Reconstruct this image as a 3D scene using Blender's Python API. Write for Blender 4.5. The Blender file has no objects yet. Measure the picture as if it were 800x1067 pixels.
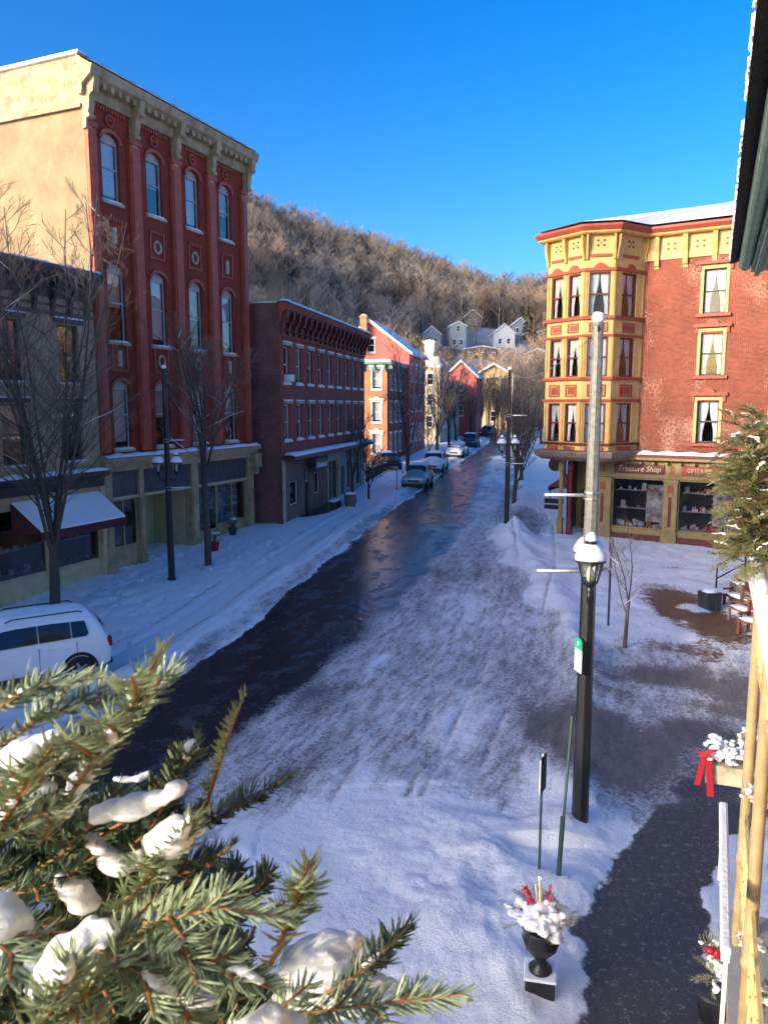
import bpy, bmesh, math, random
import numpy as np
from math import sin, cos, radians, pi, atan2, sqrt, tan, exp
from mathutils import Vector, Matrix, noise
random.seed(7)
S = bpy.context.scene
C = S.collection
PITCH = radians(7.9); EYE = 6.8
SUN_EL = radians(14.5); SUN_H = Vector((-.85, -.53)).normalized()
U = Vector((.393, .92, 0)).normalized(); W = Vector((.92, -.393, 0)).normalized()   # along the near street / to its right

# ------------------------------------------------------------------ materials
def new_mat(name):
    m = bpy.data.materials.new(name); m.use_nodes = True
    nt = m.node_tree; b = nt.nodes['Principled BSDF']
    return m, nt, b
def N(nt, t, **kw):
    n = nt.nodes.new(t)
    for k, v in kw.items(): setattr(n, k, v)
    return n
def ramp(nt, stops):
    r = N(nt, 'ShaderNodeValToRGB'); e = r.color_ramp.elements
    while len(e) < len(stops): e.new(.5)
    for i, (p, c) in enumerate(stops):
        e[i].position = p; e[i].color = (c, c, c, 1) if isinstance(c, (int, float)) else (*c, 1)
    return r
def mat(name, col, rough=.6, var=.12, scale=6, bump=.2, bscale=30, metal=0, spec=.4, col2=None, coord='Object'):
    m, nt, b = new_mat(name); L = nt.links
    tc = N(nt, 'ShaderNodeTexCoord')
    n1 = N(nt, 'ShaderNodeTexNoise'); n1.inputs['Scale'].default_value = scale; n1.inputs['Detail'].default_value = 6; n1.inputs['Roughness'].default_value = .65
    L.new(tc.outputs[coord], n1.inputs['Vector'])
    c2 = col2 or tuple(min(1, c*(1+var*2)) for c in col); c1 = col if col2 else tuple(c*(1-var) for c in col)
    r = ramp(nt, [(.35, c1), (.68, c2)]); L.new(n1.outputs['Fac'], r.inputs['Fac']); L.new(r.outputs['Color'], b.inputs['Base Color'])
    b.inputs['Roughness'].default_value = rough; b.inputs['Metallic'].default_value = metal; b.inputs['Specular IOR Level'].default_value = spec
    if bump:
        n2 = N(nt, 'ShaderNodeTexNoise'); n2.inputs['Scale'].default_value = bscale; n2.inputs['Detail'].default_value = 5
        L.new(tc.outputs[coord], n2.inputs['Vector'])
        bp = N(nt, 'ShaderNodeBump'); bp.inputs['Strength'].default_value = bump; bp.inputs['Distance'].default_value = .02
        L.new(n2.outputs['Fac'], bp.inputs['Height']); L.new(bp.outputs['Normal'], b.inputs['Normal'])
    return m
def brick_mat(name, c1, c2, mortar, msize=.012, stain=None, patch=0, rough=.8, bw=.21, bh=.07):
    m, nt, b = new_mat(name); L = nt.links
    tc = N(nt, 'ShaderNodeTexCoord'); sx = N(nt, 'ShaderNodeSeparateXYZ'); L.new(tc.outputs['Object'], sx.inputs[0])
    ad = N(nt, 'ShaderNodeMath', operation='ADD'); L.new(sx.outputs[0], ad.inputs[0]); L.new(sx.outputs[1], ad.inputs[1])
    cb = N(nt, 'ShaderNodeCombineXYZ'); L.new(ad.outputs[0], cb.inputs[0]); L.new(sx.outputs[2], cb.inputs[1])
    br = N(nt, 'ShaderNodeTexBrick'); L.new(cb.outputs[0], br.inputs['Vector'])
    br.inputs['Color1'].default_value = (*c1, 1); br.inputs['Color2'].default_value = (*c2, 1); br.inputs['Mortar'].default_value = (*mortar, 1)
    br.inputs['Scale'].default_value = 1; br.inputs['Mortar Size'].default_value = msize; br.inputs['Mortar Smooth'].default_value = .3
    br.inputs['Brick Width'].default_value = bw; br.inputs['Row Height'].default_value = bh; br.inputs['Bias'].default_value = -.1
    n1 = N(nt, 'ShaderNodeTexNoise'); n1.inputs['Scale'].default_value = .7; n1.inputs['Detail'].default_value = 7; n1.inputs['Roughness'].default_value = .7
    L.new(tc.outputs['Object'], n1.inputs['Vector'])
    r = ramp(nt, [(.3, .62), (.7, 1.25)]); L.new(n1.outputs['Fac'], r.inputs['Fac'])
    mx = N(nt, 'ShaderNodeMix', data_type='RGBA', blend_type='MULTIPLY'); mx.inputs[0].default_value = .8
    L.new(br.outputs['Color'], mx.inputs[6]); L.new(r.outputs['Color'], mx.inputs[7])
    out = mx.outputs[2]
    if patch:
        n3 = N(nt, 'ShaderNodeTexNoise'); n3.inputs['Scale'].default_value = 9; n3.inputs['Detail'].default_value = 8; n3.inputs['Roughness'].default_value = .8
        L.new(tc.outputs['Object'], n3.inputs['Vector'])
        n4 = N(nt, 'ShaderNodeTexNoise'); n4.inputs['Scale'].default_value = .45; n4.inputs['Detail'].default_value = 3
        L.new(tc.outputs['Object'], n4.inputs['Vector'])
        ml = N(nt, 'ShaderNodeMath', operation='MULTIPLY'); L.new(n3.outputs['Fac'], ml.inputs[0]); L.new(n4.outputs['Fac'], ml.inputs[1])
        r3 = ramp(nt, [(.28, 0), (.36, patch)]); L.new(ml.outputs[0], r3.inputs['Fac'])
        m2 = N(nt, 'ShaderNodeMix', data_type='RGBA'); L.new(r3.outputs['Color'], m2.inputs[0]); L.new(out, m2.inputs[6]); m2.inputs[7].default_value = (*(stain or mortar), 1)
        out = m2.outputs[2]
    L.new(out, b.inputs['Base Color']); b.inputs['Roughness'].default_value = rough; b.inputs['Specular IOR Level'].default_value = .25
    bp = N(nt, 'ShaderNodeBump'); bp.inputs['Strength'].default_value = .5; bp.inputs['Distance'].default_value = .01; bp.invert = True
    L.new(br.outputs['Fac'], bp.inputs['Height']); L.new(bp.outputs['Normal'], b.inputs['Normal'])
    return m
def glass_mat(name, tint=.6, refl=.08, rough=.02):
    m = bpy.data.materials.new(name); m.use_nodes = True; nt = m.node_tree; nt.nodes.clear(); L = nt.links
    o = N(nt, 'ShaderNodeOutputMaterial'); mx = N(nt, 'ShaderNodeMixShader'); t = N(nt, 'ShaderNodeBsdfTransparent'); t.inputs[0].default_value = (tint, tint*1.02, tint*1.03, 1)
    g = N(nt, 'ShaderNodeBsdfGlossy'); g.inputs['Roughness'].default_value = rough; g.inputs[0].default_value = (.5, .49, .48, 1)
    f = N(nt, 'ShaderNodeFresnel'); f.inputs['IOR'].default_value = 1.5
    ad = N(nt, 'ShaderNodeMath', operation='ADD'); ad.inputs[1].default_value = refl
    tc = N(nt, 'ShaderNodeTexCoord'); n = N(nt, 'ShaderNodeTexNoise'); n.inputs['Scale'].default_value = 2.2; n.inputs['Detail'].default_value = 2; L.new(tc.outputs['Object'], n.inputs['Vector'])
    bp = N(nt, 'ShaderNodeBump'); bp.inputs['Strength'].default_value = .12; bp.inputs['Distance'].default_value = .03; L.new(n.outputs['Fac'], bp.inputs['Height']); L.new(bp.outputs['Normal'], g.inputs['Normal'])
    fm = N(nt, 'ShaderNodeMath', operation='MULTIPLY'); fm.inputs[1].default_value = .38; L.new(f.outputs[0], fm.inputs[0]); L.new(fm.outputs[0], ad.inputs[0]); L.new(ad.outputs[0], mx.inputs[0]); L.new(t.outputs[0], mx.inputs[1]); L.new(g.outputs[0], mx.inputs[2]); L.new(mx.outputs[0], o.inputs[0])
    return m
M = {}
M['snow'] = mat('snow', (.82, .82, .83), .55, .04, 3, .6, 22, col2=(.89, .89, .90))
def fine_snow():
    m = mat('bough_snow', (.88, .88, .89), .6, .03, 60, .35, 260, col2=(.93, .93, .94)); b = m.node_tree.nodes['Principled BSDF']
    b.inputs['Subsurface Weight'].default_value = .35; b.inputs['Subsurface Radius'].default_value = (.012, .012, .014); b.inputs['Subsurface Scale'].default_value = 1.0
    [n for n in m.node_tree.nodes if n.type == 'BUMP'][0].inputs['Distance'].default_value = .004; return m
M['finesnow'] = fine_snow()
M['red'] = brick_mat('painted_red_brick', (.33, .052, .028), (.27, .042, .022), (.18, .03, .02), .008)
M['redtrim'] = mat('red_painted_trim', (.39, .072, .038), .6, .15, 3)
M['buff'] = mat('buff_stucco', (.22, .155, .088), .85, .14, .9, .3, 18, col2=(.33, .24, .14))
M['rust'] = mat('weathered_cornice', (.26, .18, .10), .8, .2, 2.2, .3, 20, col2=(.46, .38, .24))
M['olive'] = mat('olive_cream_paint', (.36, .27, .14), .6, .2, 2.5, .3, 15)
M['cream'] = mat('cream_paint', (.52, .43, .25), .6, .1, 4)
M['beige'] = mat('beige_brick', (.42, .30, .18), .8, .12, 2, .4, 40)
M['dark'] = mat('dark_trim', (.035, .035, .04), .5, .2, 5)
M['grey'] = mat('grey_sign_board', (.07, .075, .085), .6, .2, 3)
M['stone'] = mat('stone', (.42, .36, .26), .8, .2, 4)
M['white'] = mat('white_paint', (.74, .73, .70), .5, .06, 4)
M['greytrim'] = mat('grey_window_paint', (.36, .37, .36), .6, .1, 4)
M['ochreshade'] = mat('shaded_ochre_paint', (.24, .165, .065), .6, .15, 3, .2, 15)  # ochre darkened for the shop floor; shade put into the colour
M['needle3'] = mat('garland_needles', (.06, .105, .035), .45, .2, 30, 0, col2=(.21, .26, .11), spec=.4)
M['maroon'] = mat('maroon_paint', (.11, .014, .018), .5, .15, 4)
M['rustred'] = mat('rust_red_paint', (.26, .05, .028), .55, .12, 4)
M['yellow'] = mat('yellow_paint', (.48, .31, .12), .55, .1, 2, .15, 12)
M['yellowd'] = mat('ochre_paint', (.45, .27, .085), .55, .1, 2, .15, 12)
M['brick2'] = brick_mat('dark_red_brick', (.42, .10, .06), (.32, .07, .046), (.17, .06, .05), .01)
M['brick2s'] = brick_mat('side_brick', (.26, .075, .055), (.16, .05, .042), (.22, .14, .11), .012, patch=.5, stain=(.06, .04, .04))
M['brick3'] = brick_mat('orange_brick', (.50, .16, .07), (.38, .11, .05), (.45, .28, .18), .012)  # deepest dark boughs fill the gaps, interior shade put into their colour
M['bricky'] = brick_mat('old_orange_brick', (.24, .042, .020), (.13, .023, .014), (.27, .13, .09), .009, patch=.9, stain=(.44, .24, .17), bw=.17, bh=.052)
M['brickb'] = brick_mat('brown_brick', (.20, .13, .10), (.14, .09, .07), (.25, .2, .16), .012)
M['pink'] = mat('pink_red_siding', (.46, .10, .085), .7, .1, 3)
M['curtain'] = mat('curtain', (.86, .85, .80), .8, .05, 5)
M['blind'] = mat('blind', (.62, .55, .42), .8, .08, 2)
M['room'] = mat('dark_room', (.015, .014, .013), .9, .2, 3, 0)  # near-black, so the darkness of unlit rooms sits in the colour
M['glass'] = glass_mat('window_glass', .88, .03)
M['shopglass'] = glass_mat('shop_glass', .85, .02)
M['bark'] = mat('bark', (.075, .06, .048), .85, .25, 20, .6, 60)
M['twig'] = mat('twig', (.17, .13, .10), .85, .25, 5, 0)
M['twigwarm'] = mat('twig_brown', (.24, .16, .10), .85, .2, 2, 0)
M['iron'] = mat('black_iron', (.012, .012, .012), .38, .3, 20, .15, 60, spec=.5)
M['polegrey'] = mat('grey_pole', (.15, .15, .135), .5, .25, 14, .2, 50)  # grey for the near pole above its lanterns and for the crossarm
M['lampglass'] = glass_mat('lantern_glass', .85, .12)
M['lampcore'] = mat('lamp_globe', (.7, .68, .6), .3, .05, 3, 0)
M['post'] = mat('cream_yellow_post', (.36, .26, .13), .5, .14, 5, .1, 30)
M['greenp'] = mat('green_gutter_paint', (.17, .28, .23), .5, .15, 6, .15, 20)
M['soffit'] = mat('soffit_boards', (.60, .48, .30), .7, .15, 5, .2, 25)
M['shingle'] = mat('dark_shingles', (.02, .02, .022), .9, .3, 15, .8, 30)
M['suv'] = mat('white_car_paint', (.72, .74, .76), .25, .02, 2, 0, spec=.6)
M['silver'] = mat('silver_car_paint', (.34, .37, .37), .3, .05, 2, 0, metal=.4)
M['carblack'] = mat('dark_car_paint', (.03, .03, .035), .3, .1, 2, 0)
M['carglass'] = mat('car_glass', (.012, .014, .017), .06, .1, 3, 0, spec=.8)
M['rubber'] = mat('rubber', (.015, .015, .015), .8, .2, 10, .2)
M['rim'] = mat('alloy_rim', (.35, .35, .36), .35, .05, 4, 0, metal=.7)
M['tail'] = mat('tail_light', (.35, .01, .01), .25, .05, 3, 0)
M['headl'] = mat('head_light', (.7, .72, .75), .15, .05, 3, 0)
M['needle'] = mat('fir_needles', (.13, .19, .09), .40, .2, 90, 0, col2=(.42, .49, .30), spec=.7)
M['needle2'] = mat('fir_needles_dark', (.035, .06, .028), .45, .2, 60, 0, col2=(.12, .17, .075), spec=.5)  # dark green; on the inner fir boughs it paints their shade
M['stem'] = mat('fir_twig', (.28, .12, .045), .7, .2, 60, .2, 200)
M['brownleaf'] = mat('brown_leaf', (.22, .095, .05), .55, .2, 12, 0)
M['ribbon'] = mat('red_ribbon', (.30, .008, .022), .5, .1, 6, 0)
M['berry'] = mat('red_berries', (.55, .02, .05), .35, .1, 10, 0)
M['green'] = mat('sign_green', (.0, .36, .20), .4, .05, 4, 0)
M['signblack'] = mat('sign_black', (.008, .008, .008), .4, .1, 4, 0)
M['awning'] = mat('awning_maroon', (.10, .018, .03), .8, .1, 5)
M['redwood'] = mat('orange_red_wood', (.17, .035, .02), .6, .15, 8)
M['gold'] = mat('gold_lace', (.70, .52, .22), .45, .1, 8, 0)
M['galv'] = mat('green_post_steel', (.03, .07, .055), .5, .15, 8)
M['metal'] = mat('dull_metal', (.30, .30, .30), .45, .1, 8, metal=.6)
M['goods'] = mat('shop_goods', (.30, .16, .12), .7, .5, 4, 0, col2=(.75, .76, .85))
M['redgoods'] = mat('red_goods', (.45, .03, .03), .7, .2, 4, 0)
M['concrete'] = mat('concrete', (.30, .29, .27), .85, .1, 3, .3)
M['brickpave'] = mat('brick_step', (.16, .08, .055), .7, .2, 6)

# ------------------------------------------------------------------ mesh helpers
class MB:
    def __init__(s): s.v = []; s.f = []; s.m = []; s.mi = 0
    def add(s, vs, fs):
        n = len(s.v); s.v += [tuple(v) for v in vs]; s.f += [tuple(i+n for i in f) for f in fs]; s.m += [s.mi]*len(fs); return s
    def box(s, x0, x1, y0, y1, z0, z1):
        return s.add([(x0,y0,z0),(x1,y0,z0),(x1,y1,z0),(x0,y1,z0),(x0,y0,z1),(x1,y0,z1),(x1,y1,z1),(x0,y1,z1)],
                     [(0,3,2,1),(4,5,6,7),(0,1,5,4),(1,2,6,5),(2,3,7,6),(3,0,4,7)])
    def prism(s, poly, a0, a1, ax='x'):     # poly of 2D points extruded along an axis
        n = len(poly)
        f = {'x': lambda p, a: (a, p[0], p[1]), 'y': lambda p, a: (p[0], a, p[1]), 'z': lambda p, a: (p[0], p[1], a)}[ax]
        vs = [f(p, a0) for p in poly] + [f(p, a1) for p in poly]
        return s.add(vs, [tuple(range(n))[::-1], tuple(range(n, 2*n))] + [(i, (i+1) % n, (i+1) % n+n, i+n) for i in range(n)])
    def tube(s, pts, rs, n=6, cap=True):
        pts = [Vector(p) for p in pts]
        if isinstance(rs, (int, float)): rs = [rs]*len(pts)
        vs = []; ref = None
        for i, p in enumerate(pts):
            d = (pts[min(i+1, len(pts)-1)]-pts[max(i-1, 0)])
            if d.length < 1e-9: d = Vector((0, 0, 1))
            d.normalize()
            if ref is None: ref = Vector((0, 0, 1)) if abs(d.z) < .9 else Vector((1, 0, 0))
            a = d.cross(ref)
            if a.length < 1e-6: a = d.orthogonal()
            a.normalize(); b = a.cross(d); ref = b if abs(b.dot(d)) < .9 else ref
            for k in range(n):
                t = 2*pi*k/n; vs.append(p+(a*cos(t)+b*sin(t))*rs[i])
        fs = [(i*n+k, i*n+(k+1) % n, (i+1)*n+(k+1) % n, (i+1)*n+k) for i in range(len(pts)-1) for k in range(n)]
        if cap: fs += [tuple(range(n))[::-1], tuple((len(pts)-1)*n+k for k in range(n))]
        return s.add(vs, fs)
    def lathe(s, prof, n=16, c=(0, 0, 0)):
        vs = [(c[0]+r*cos(2*pi*k/n), c[1]+r*sin(2*pi*k/n), c[2]+z) for r, z in prof for k in range(n)]
        fs = [(i*n+k, i*n+(k+1) % n, (i+1)*n+(k+1) % n, (i+1)*n+k) for i in range(len(prof)-1) for k in range(n)]
        fs += [tuple(range(n))[::-1], tuple((len(prof)-1)*n+k for k in range(n))]
        return s.add(vs, fs)
    def blob(s, c, r, amp=.2, seed=0, sub=2, flat=1.0):
        bm = bmesh.new(); bmesh.ops.create_icosphere(bm, subdivisions=sub, radius=1)
        rr = r if hasattr(r, '__len__') else (r, r, r*flat)
        vs = []
        for v in bm.verts:
            k = 1+amp*noise.noise(v.co*1.7+Vector((seed*3.1, seed, 0)))+amp*.4*noise.noise(v.co*4+Vector((seed, 0, 0)))
            vs.append((c[0]+v.co.x*rr[0]*k, c[1]+v.co.y*rr[1]*k, c[2]+v.co.z*rr[2]*k))
        s.add(vs, [tuple(v.index for v in f.verts) for f in bm.faces]); bm.free(); return s
    def build(s, name, m=None, parent=None, smooth=False, bevel=0, loc=None, rz=None):
        me = bpy.data.meshes.new(name); me.from_pydata(s.v, [], s.f)
        for mm in (m if isinstance(m, list) else [m]):
            if mm: me.materials.append(M[mm] if isinstance(mm, str) else mm)
        if isinstance(m, list): me.polygons.foreach_set('material_index', s.m)
        me.update()
        if smooth: me.polygons.foreach_set('use_smooth', [True]*len(me.polygons))
        o = bpy.data.objects.new(name, me); C.objects.link(o)
        if parent: o.parent = parent
        if loc is not None: o.location = loc
        if rz is not None: o.rotation_euler.z = rz
        if bevel:
            b = o.modifiers.new('bevel', 'BEVEL'); b.width = bevel; b.segments = 2; b.limit_method = 'ANGLE'; b.angle_limit = radians(40)
        return o
def np_mesh(name, V, F, m, parent=None, kind=None):
    me = bpy.data.meshes.new(name); V = np.asarray(V, np.float32); F = np.asarray(F, np.int32); k = F.shape[1]
    me.vertices.add(len(V)); me.vertices.foreach_set('co', V.ravel())
    me.loops.add(F.size); me.loops.foreach_set('vertex_index', F.ravel())
    me.polygons.add(len(F)); me.polygons.foreach_set('loop_start', np.arange(0, F.size, k, dtype=np.int32)); me.polygons.foreach_set('loop_total', np.full(len(F), k, np.int32))
    me.update(calc_edges=True); me.validate()
    if m: me.materials.append(M[m] if isinstance(m, str) else m)
    o = bpy.data.objects.new(name, me); C.objects.link(o)
    if parent: o.parent = parent
    if kind: o['kind'] = kind
    return o
def tag(o, label=None, cat=None, group=None, kind=None):
    if label: o['label'] = label
    if cat: o['category'] = cat
    if group: o['group'] = group
    if kind: o['kind'] = kind
    return o
def thing(name, label, cat, loc=(0, 0, 0), rz=0, group=None):
    o = bpy.data.objects.new(name, None); C.objects.link(o); o.empty_display_size = .3
    o.location = loc; o.rotation_euler = (0, 0, rz); return tag(o, label, cat, group)
def dup(o, parent=None, loc=None, rz=None, label=None, scale=None):
    c = o.copy(); C.objects.link(c)
    if parent: c.parent = parent
    if loc is not None: c.location = loc
    if rz is not None: c.rotation_euler = (0, 0, rz)
    if scale is not None: c.scale = (scale,)*3 if isinstance(scale, (int, float)) else scale
    if label: c['label'] = label
    for ch in list(o.children): dup(ch, c)
    return c
def at(px, py, y):      # world point seen at a photo pixel at forward distance y
    v = (py-533.5)/800; a = cos(PITCH)-v*sin(PITCH); t = y/a
    return Vector(((px-400)/800*t, y, EYE-(sin(PITCH)+v*cos(PITCH))*t))
ZP = [(-80, 0), (25, 0), (32, .25), (40, .6), (56, .85), (70, 1.4), (90, 1.9), (130, 2.4), (170, 4)]
def zg(y):
    for (a, b), (c, d) in zip(ZP, ZP[1:]):
        if y <= c: return b+(d-b)*(y-a)/(c-a)
    return 4
def text_mesh(name, txt, size, m, parent, loc, rot, shear=0, ext=.006, align='CENTER', xs=1):
    cu = bpy.data.curves.new(name, 'FONT'); cu.body = txt; cu.size = size; cu.extrude = ext; cu.shear = shear; cu.align_x = align; cu.align_y = 'CENTER'; cu.resolution_u = 3
    t = bpy.data.objects.new(name, cu); C.objects.link(t)
    me = bpy.data.meshes.new_from_object(t.evaluated_get(bpy.context.evaluated_depsgraph_get()))
    C.objects.unlink(t); bpy.data.objects.remove(t)
    me.materials.clear(); me.materials.append(M[m])
    o = bpy.data.objects.new(name, me); C.objects.link(o); o.parent = parent; o.location = loc; o.rotation_euler = rot; o.scale = (xs, 1, 1); return o

# ------------------------------------------------------------------ facade helpers (X along the wall, Y into the building, Z up)
def wall_mb(L, z0, z1, ops, x0=0, y=0, rev=.28, arch=0, mb=None):
    mb = mb or MB()
    xs = sorted({x0, L, *[o[0] for o in ops], *[o[1] for o in ops]}); zs = sorted({z0, z1, *[o[2] for o in ops], *[o[3] for o in ops]})
    for a, b in zip(xs, xs[1:]):
        for c, d in zip(zs, zs[1:]):
            mx, mz = (a+b)/2, (c+d)/2
            if any(o[0] < mx < o[1] and o[2] < mz < o[3] for o in ops): continue
            mb.add([(a, y, c), (b, y, c), (b, y, d), (a, y, d)], [(0, 1, 2, 3)])
    for a, b, c, d in [o[:4] for o in ops]:
        r = y+rev
        mb.add([(a,y,c),(a,r,c),(a,r,d),(a,y,d)], [(0,3,2,1)]); mb.add([(b,y,c),(b,r,c),(b,r,d),(b,y,d)], [(0,1,2,3)])
        mb.add([(a,y,c),(b,y,c),(b,r,c),(a,r,c)], [(0,3,2,1)][::1]); mb.add([(a,y,d),(b,y,d),(b,r,d),(a,r,d)], [(0,1,2,3)])
        if arch:
            w = (b-a)/2; cx = (a+b)/2; n = 8
            for sgn in (-1, 1):
                pts = [(cx+sgn*w, d)] + [(cx+sgn*w*cos(t*pi/2/n), d-arch+arch*sin(t*pi/2/n)) for t in range(n+1)]
                mb.add([(p[0], y, p[1]) for p in pts], [tuple(range(len(pts)))])
                for (p, q) in zip(pts[1:], pts[2:]): mb.add([(p[0], y, p[1]), (q[0], y, q[1]), (q[0], y+.2, q[1]), (p[0], y+.2, p[1])], [(0, 1, 2, 3)])
    return mb
def make_window(parent, w, h, trim='greytrim', sill='snow', arch=0, hood=None, hoodm=None, curtain=None, fr=.06, y=.12, mull=1, frame_out=0, framem=None, light_rail='dark'):
    """a sash window centred on x=0 standing on z=0: window > pane, sill, hood, curtain"""
    mb = MB(); a = w/2
    mb.box(-a, -a+fr, y, y+.07, 0, h); mb.box(a-fr, a, y, y+.07, 0, h); mb.box(-a+fr, a-fr, y, y+.07, 0, fr); mb.box(-a+fr, a-fr, y, y+.07, h-fr-arch, h)
    if mull: mb.box(-a+fr, a-fr, y+.003, y+.06, h*.5-.03, h*.5+.03)
    o = mb.build('window', trim, parent)
    MB().box(-a+fr, a-fr, y+.035, y+.04, fr, h-fr).build('pane', 'glass', o)
    if sill:
        MB().box(-a-.12, a+.12, -.1, y-.01, -.13, -.012).build('sill', framem or 'stone', o)
        if sill == 'snow': MB().blob((0, -.04, -.005), (a+.1, .08, .05), .5, w, 3).build('snow', 'snow', o, True)
    if frame_out:
        f = frame_out; k = MB(); k.box(-a-f, -a, -.05, y, 0, h+f); k.box(a, a+f, -.05, y, 0, h+f); k.box(-a, a, -.05, y, h, h+f); k.build('surround', framem, o)
    if hood == 'arch':
        k = MB(); n = 10; R1 = a+.12
        prev = None
        for i in range(n+1):
            t = pi*i/n; x = -R1*cos(t); z = h-arch+(arch+.14)*sin(t)
            x2 = -(a+.003)*cos(t); z2 = h-arch+(arch+.002)*sin(t)
            cur = [(x, -.09, z), (x2, -.09, z2), (x2, -.002, z2), (x, -.002, z)]
            if prev: k.add(prev+cur, [(0, 1, 5, 4), (0, 4, 7, 3), (1, 2, 6, 5)])
            prev = cur
        k.build('hood', hoodm or 'redtrim', o)
    elif hood == 'flat':
        k = MB(); k.box(-a-.16, a+.16, -.14, -.002, h+.05, h+.2); k.build('hood', hoodm or 'white', o)
        MB().box(-a-.15, a+.15, -.13, -.01, h+.203, h+.26).build('snow', 'snow', o)
    elif hood == 'cap':
        k = MB(); f = frame_out; k.box(-a-f-.2, a+f+.2, -.16, -.002, h+f+.06, h+f+.2)
        k.prism([(-.28, h+f+.2), (.28, h+f+.2), (.22, h+f+.32), (.1, h+f+.4), (-.1, h+f+.4), (-.22, h+f+.32)], -.14, -.002, 'y'); k.box(-a-f-.12, -a-f, -.1, -.002, h+f-.2, h+f+.058); k.box(a+f, a+f+.12, -.1, -.002, h+f-.2, h+f+.058)
        k.build('hood', hoodm or 'rustred', o)
    if curtain == 'drape':
        k = MB()
        for sg in (-1, 1):
            rows = []
            for j in range(9):
                t = j/8; z = h-fr-t*(h-2*fr)
                inner = .02+.23*w*sin(min(1, t*1.15)*pi/2)**2.6
                row = []
                for i in range(13):
                    u = i/12; x = sg*(a-fr+.0-(a-fr-inner)*u); row.append((x, y+.16+.025*sin(u*22+sg), z))
                rows.append(row)
            vs = [p for r in rows for p in r]; k.add(vs, [(j*13+i, j*13+i+1, (j+1)*13+i+1, (j+1)*13+i) for j in range(8) for i in range(12)])
        k.build('curtain', 'curtain', o, True)
    elif curtain == 'blind':
        k = MB(); k.box(-a+fr, a-fr, y+.10, y+.11, h*.45, h-fr); k.build('blind', 'blind', o)
    elif curtain == 'white':
        k = MB(); k.box(-a+fr, a-fr, y+.10, y+.11, h*.1, h-fr); k.build('blind', 'curtain', o)
    return o
def put(proto, parent, x, z, used={}):
    """place a window: the first time the prototype itself"""
    if id(proto) not in used: used[id(proto)] = proto; proto.parent = parent; proto.location = (x, 0, z); return proto
    return dup(proto, parent, (x, 0, z))
def dentils(mb, x0, x1, n, w, y0, y1, z0, z1):
    for i in range(n):
        x = x0+(x1-x0)*(i+.5)/n; mb.box(x-w/2, x+w/2, y0, y1, z0, z1)
# ------------------------------------------------------------------ terrain
def vnoise(x, y, seed=0):       # smooth value noise on numpy arrays
    xi = np.floor(x).astype(np.int64); yi = np.floor(y).astype(np.int64); fx = x-xi; fy = y-yi
    fx = fx*fx*(3-2*fx); fy = fy*fy*(3-2*fy)
    def h(a, b):
        n = (a*374761393+b*668265263+seed*974634777) & 0x7fffffff; n = ((n ^ (n >> 13))*1274126177) & 0x7fffffff
        return ((n ^ (n >> 16)) & 0xffff)/65535.
    return (h(xi, yi)*(1-fx)+h(xi+1, yi)*fx)*(1-fy)+(h(xi, yi+1)*(1-fx)+h(xi+1, yi+1)*fx)*fy
def fbm(x, y, o=4, seed=0):
    s = 0; a = .5
    for i in range(o): s = s+a*vnoise(x, y, seed+i); x = x*2.03+3.1; y = y*2.03+1.7; a *= .5
    return s/(1-.5**o)
sst = lambda a, b, x: (lambda t: t*t*(3-2*t))(np.clip((x-a)/(b-a), 0, 1))
LY = [-40, 5, 19, 23.5, 28.4, 34.7, 43.7, 57, 69, 80.6, 96, 123, 175]; LX = [-29, -9.9, -5.2, -4.15, -3.3, -1.85, .2, 3.0, 6.0, 9.0, 12.6, 17.0, 26]
RY = [-40, 5, 14.2, 16, 17.7, 19.8, 24.6, 31.1, 39, 54.8, 74, 93, 123, 175]; RX = [-24, -5.8, -2.4, -1.8, -1.2, -.4, 1.0, 2.9, 5.0, 8.0, 11.8, 15.2, 20.6, 30]
ys = [-14.]
while ys[-1] < 175:
    y = ys[-1]; ys.append(y+(.16 if y < 5.5 else max(.065, .0052*y) if y < 60 else .008*y))
ys = np.array(ys); NU = 430
u = np.concatenate([[-9, -5, -3, -2, -1.4, -1.15], np.linspace(-1, 1, NU), [1.15, 1.4, 2, 3, 5, 9]])
Yg = np.repeat(ys[:, None], len(u), 1); half = .50*np.maximum(Yg, 5)+3.5; Xg = .02*Yg+half*u[None, :]
Lx = np.interp(Yg, LY, LX); Rx = np.interp(Yg, RY, RX); cx = (Lx+Rx)/2
wob = (fbm(Yg*.5, Xg*.5, 3, 11)-.5)
asph = sst(Lx-.1, Lx+.45, Xg+wob*.5+.35*(fbm(Xg*2.5, Yg*1.1, 3, 91)-.5))*(1-sst(Rx-2.6, Rx+.6, Xg+wob*1.2))
asph = asph*(1-.33*sst(38, 62, Yg))
BX = np.interp(Yg, [8, 12, 17.7, 23.4, 30, 36, 50, 80, 123], [.6, 3.2, 4.9, 5.9, 6.3, 6.0, 9.2, 14.3, 22.5])
pack = sst(Rx-.6, Rx+1., Xg)*(1-sst(BX-1.2, BX-.1, Xg+wob*2))*sst(10.2, 14, Yg+wob*4)*.70
trk = 1-sst(.25, .6, np.abs(((Xg-Rx+.6*wob) % 1.9)-.95))                     # wheel tracks in the parking strip
pack = pack*(.80+.16*trk)*(.35+1.15*fbm(Xg*.55, Yg*.30, 5, 61))
FL = np.interp(Yg, [-14, 5, 7.7, 9, 10.2, 11.45, 12.7, 14.2, 15.5, 18], [-9, 1.2, 2.15, 2.5, 3.15, 3.9, 4.9, 6.0, 8.0, 12])
FR = np.interp(Yg, [-14, 5, 7.7, 8.7, 9.8, 11.45, 13, 15.5, 18], [-4, 2.7, 3.6, 3.9, 4.45, 5.5, 8, 13, 18])
wf = fbm(Xg*2.4, Yg*2.4, 4, 71)-.5
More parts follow.
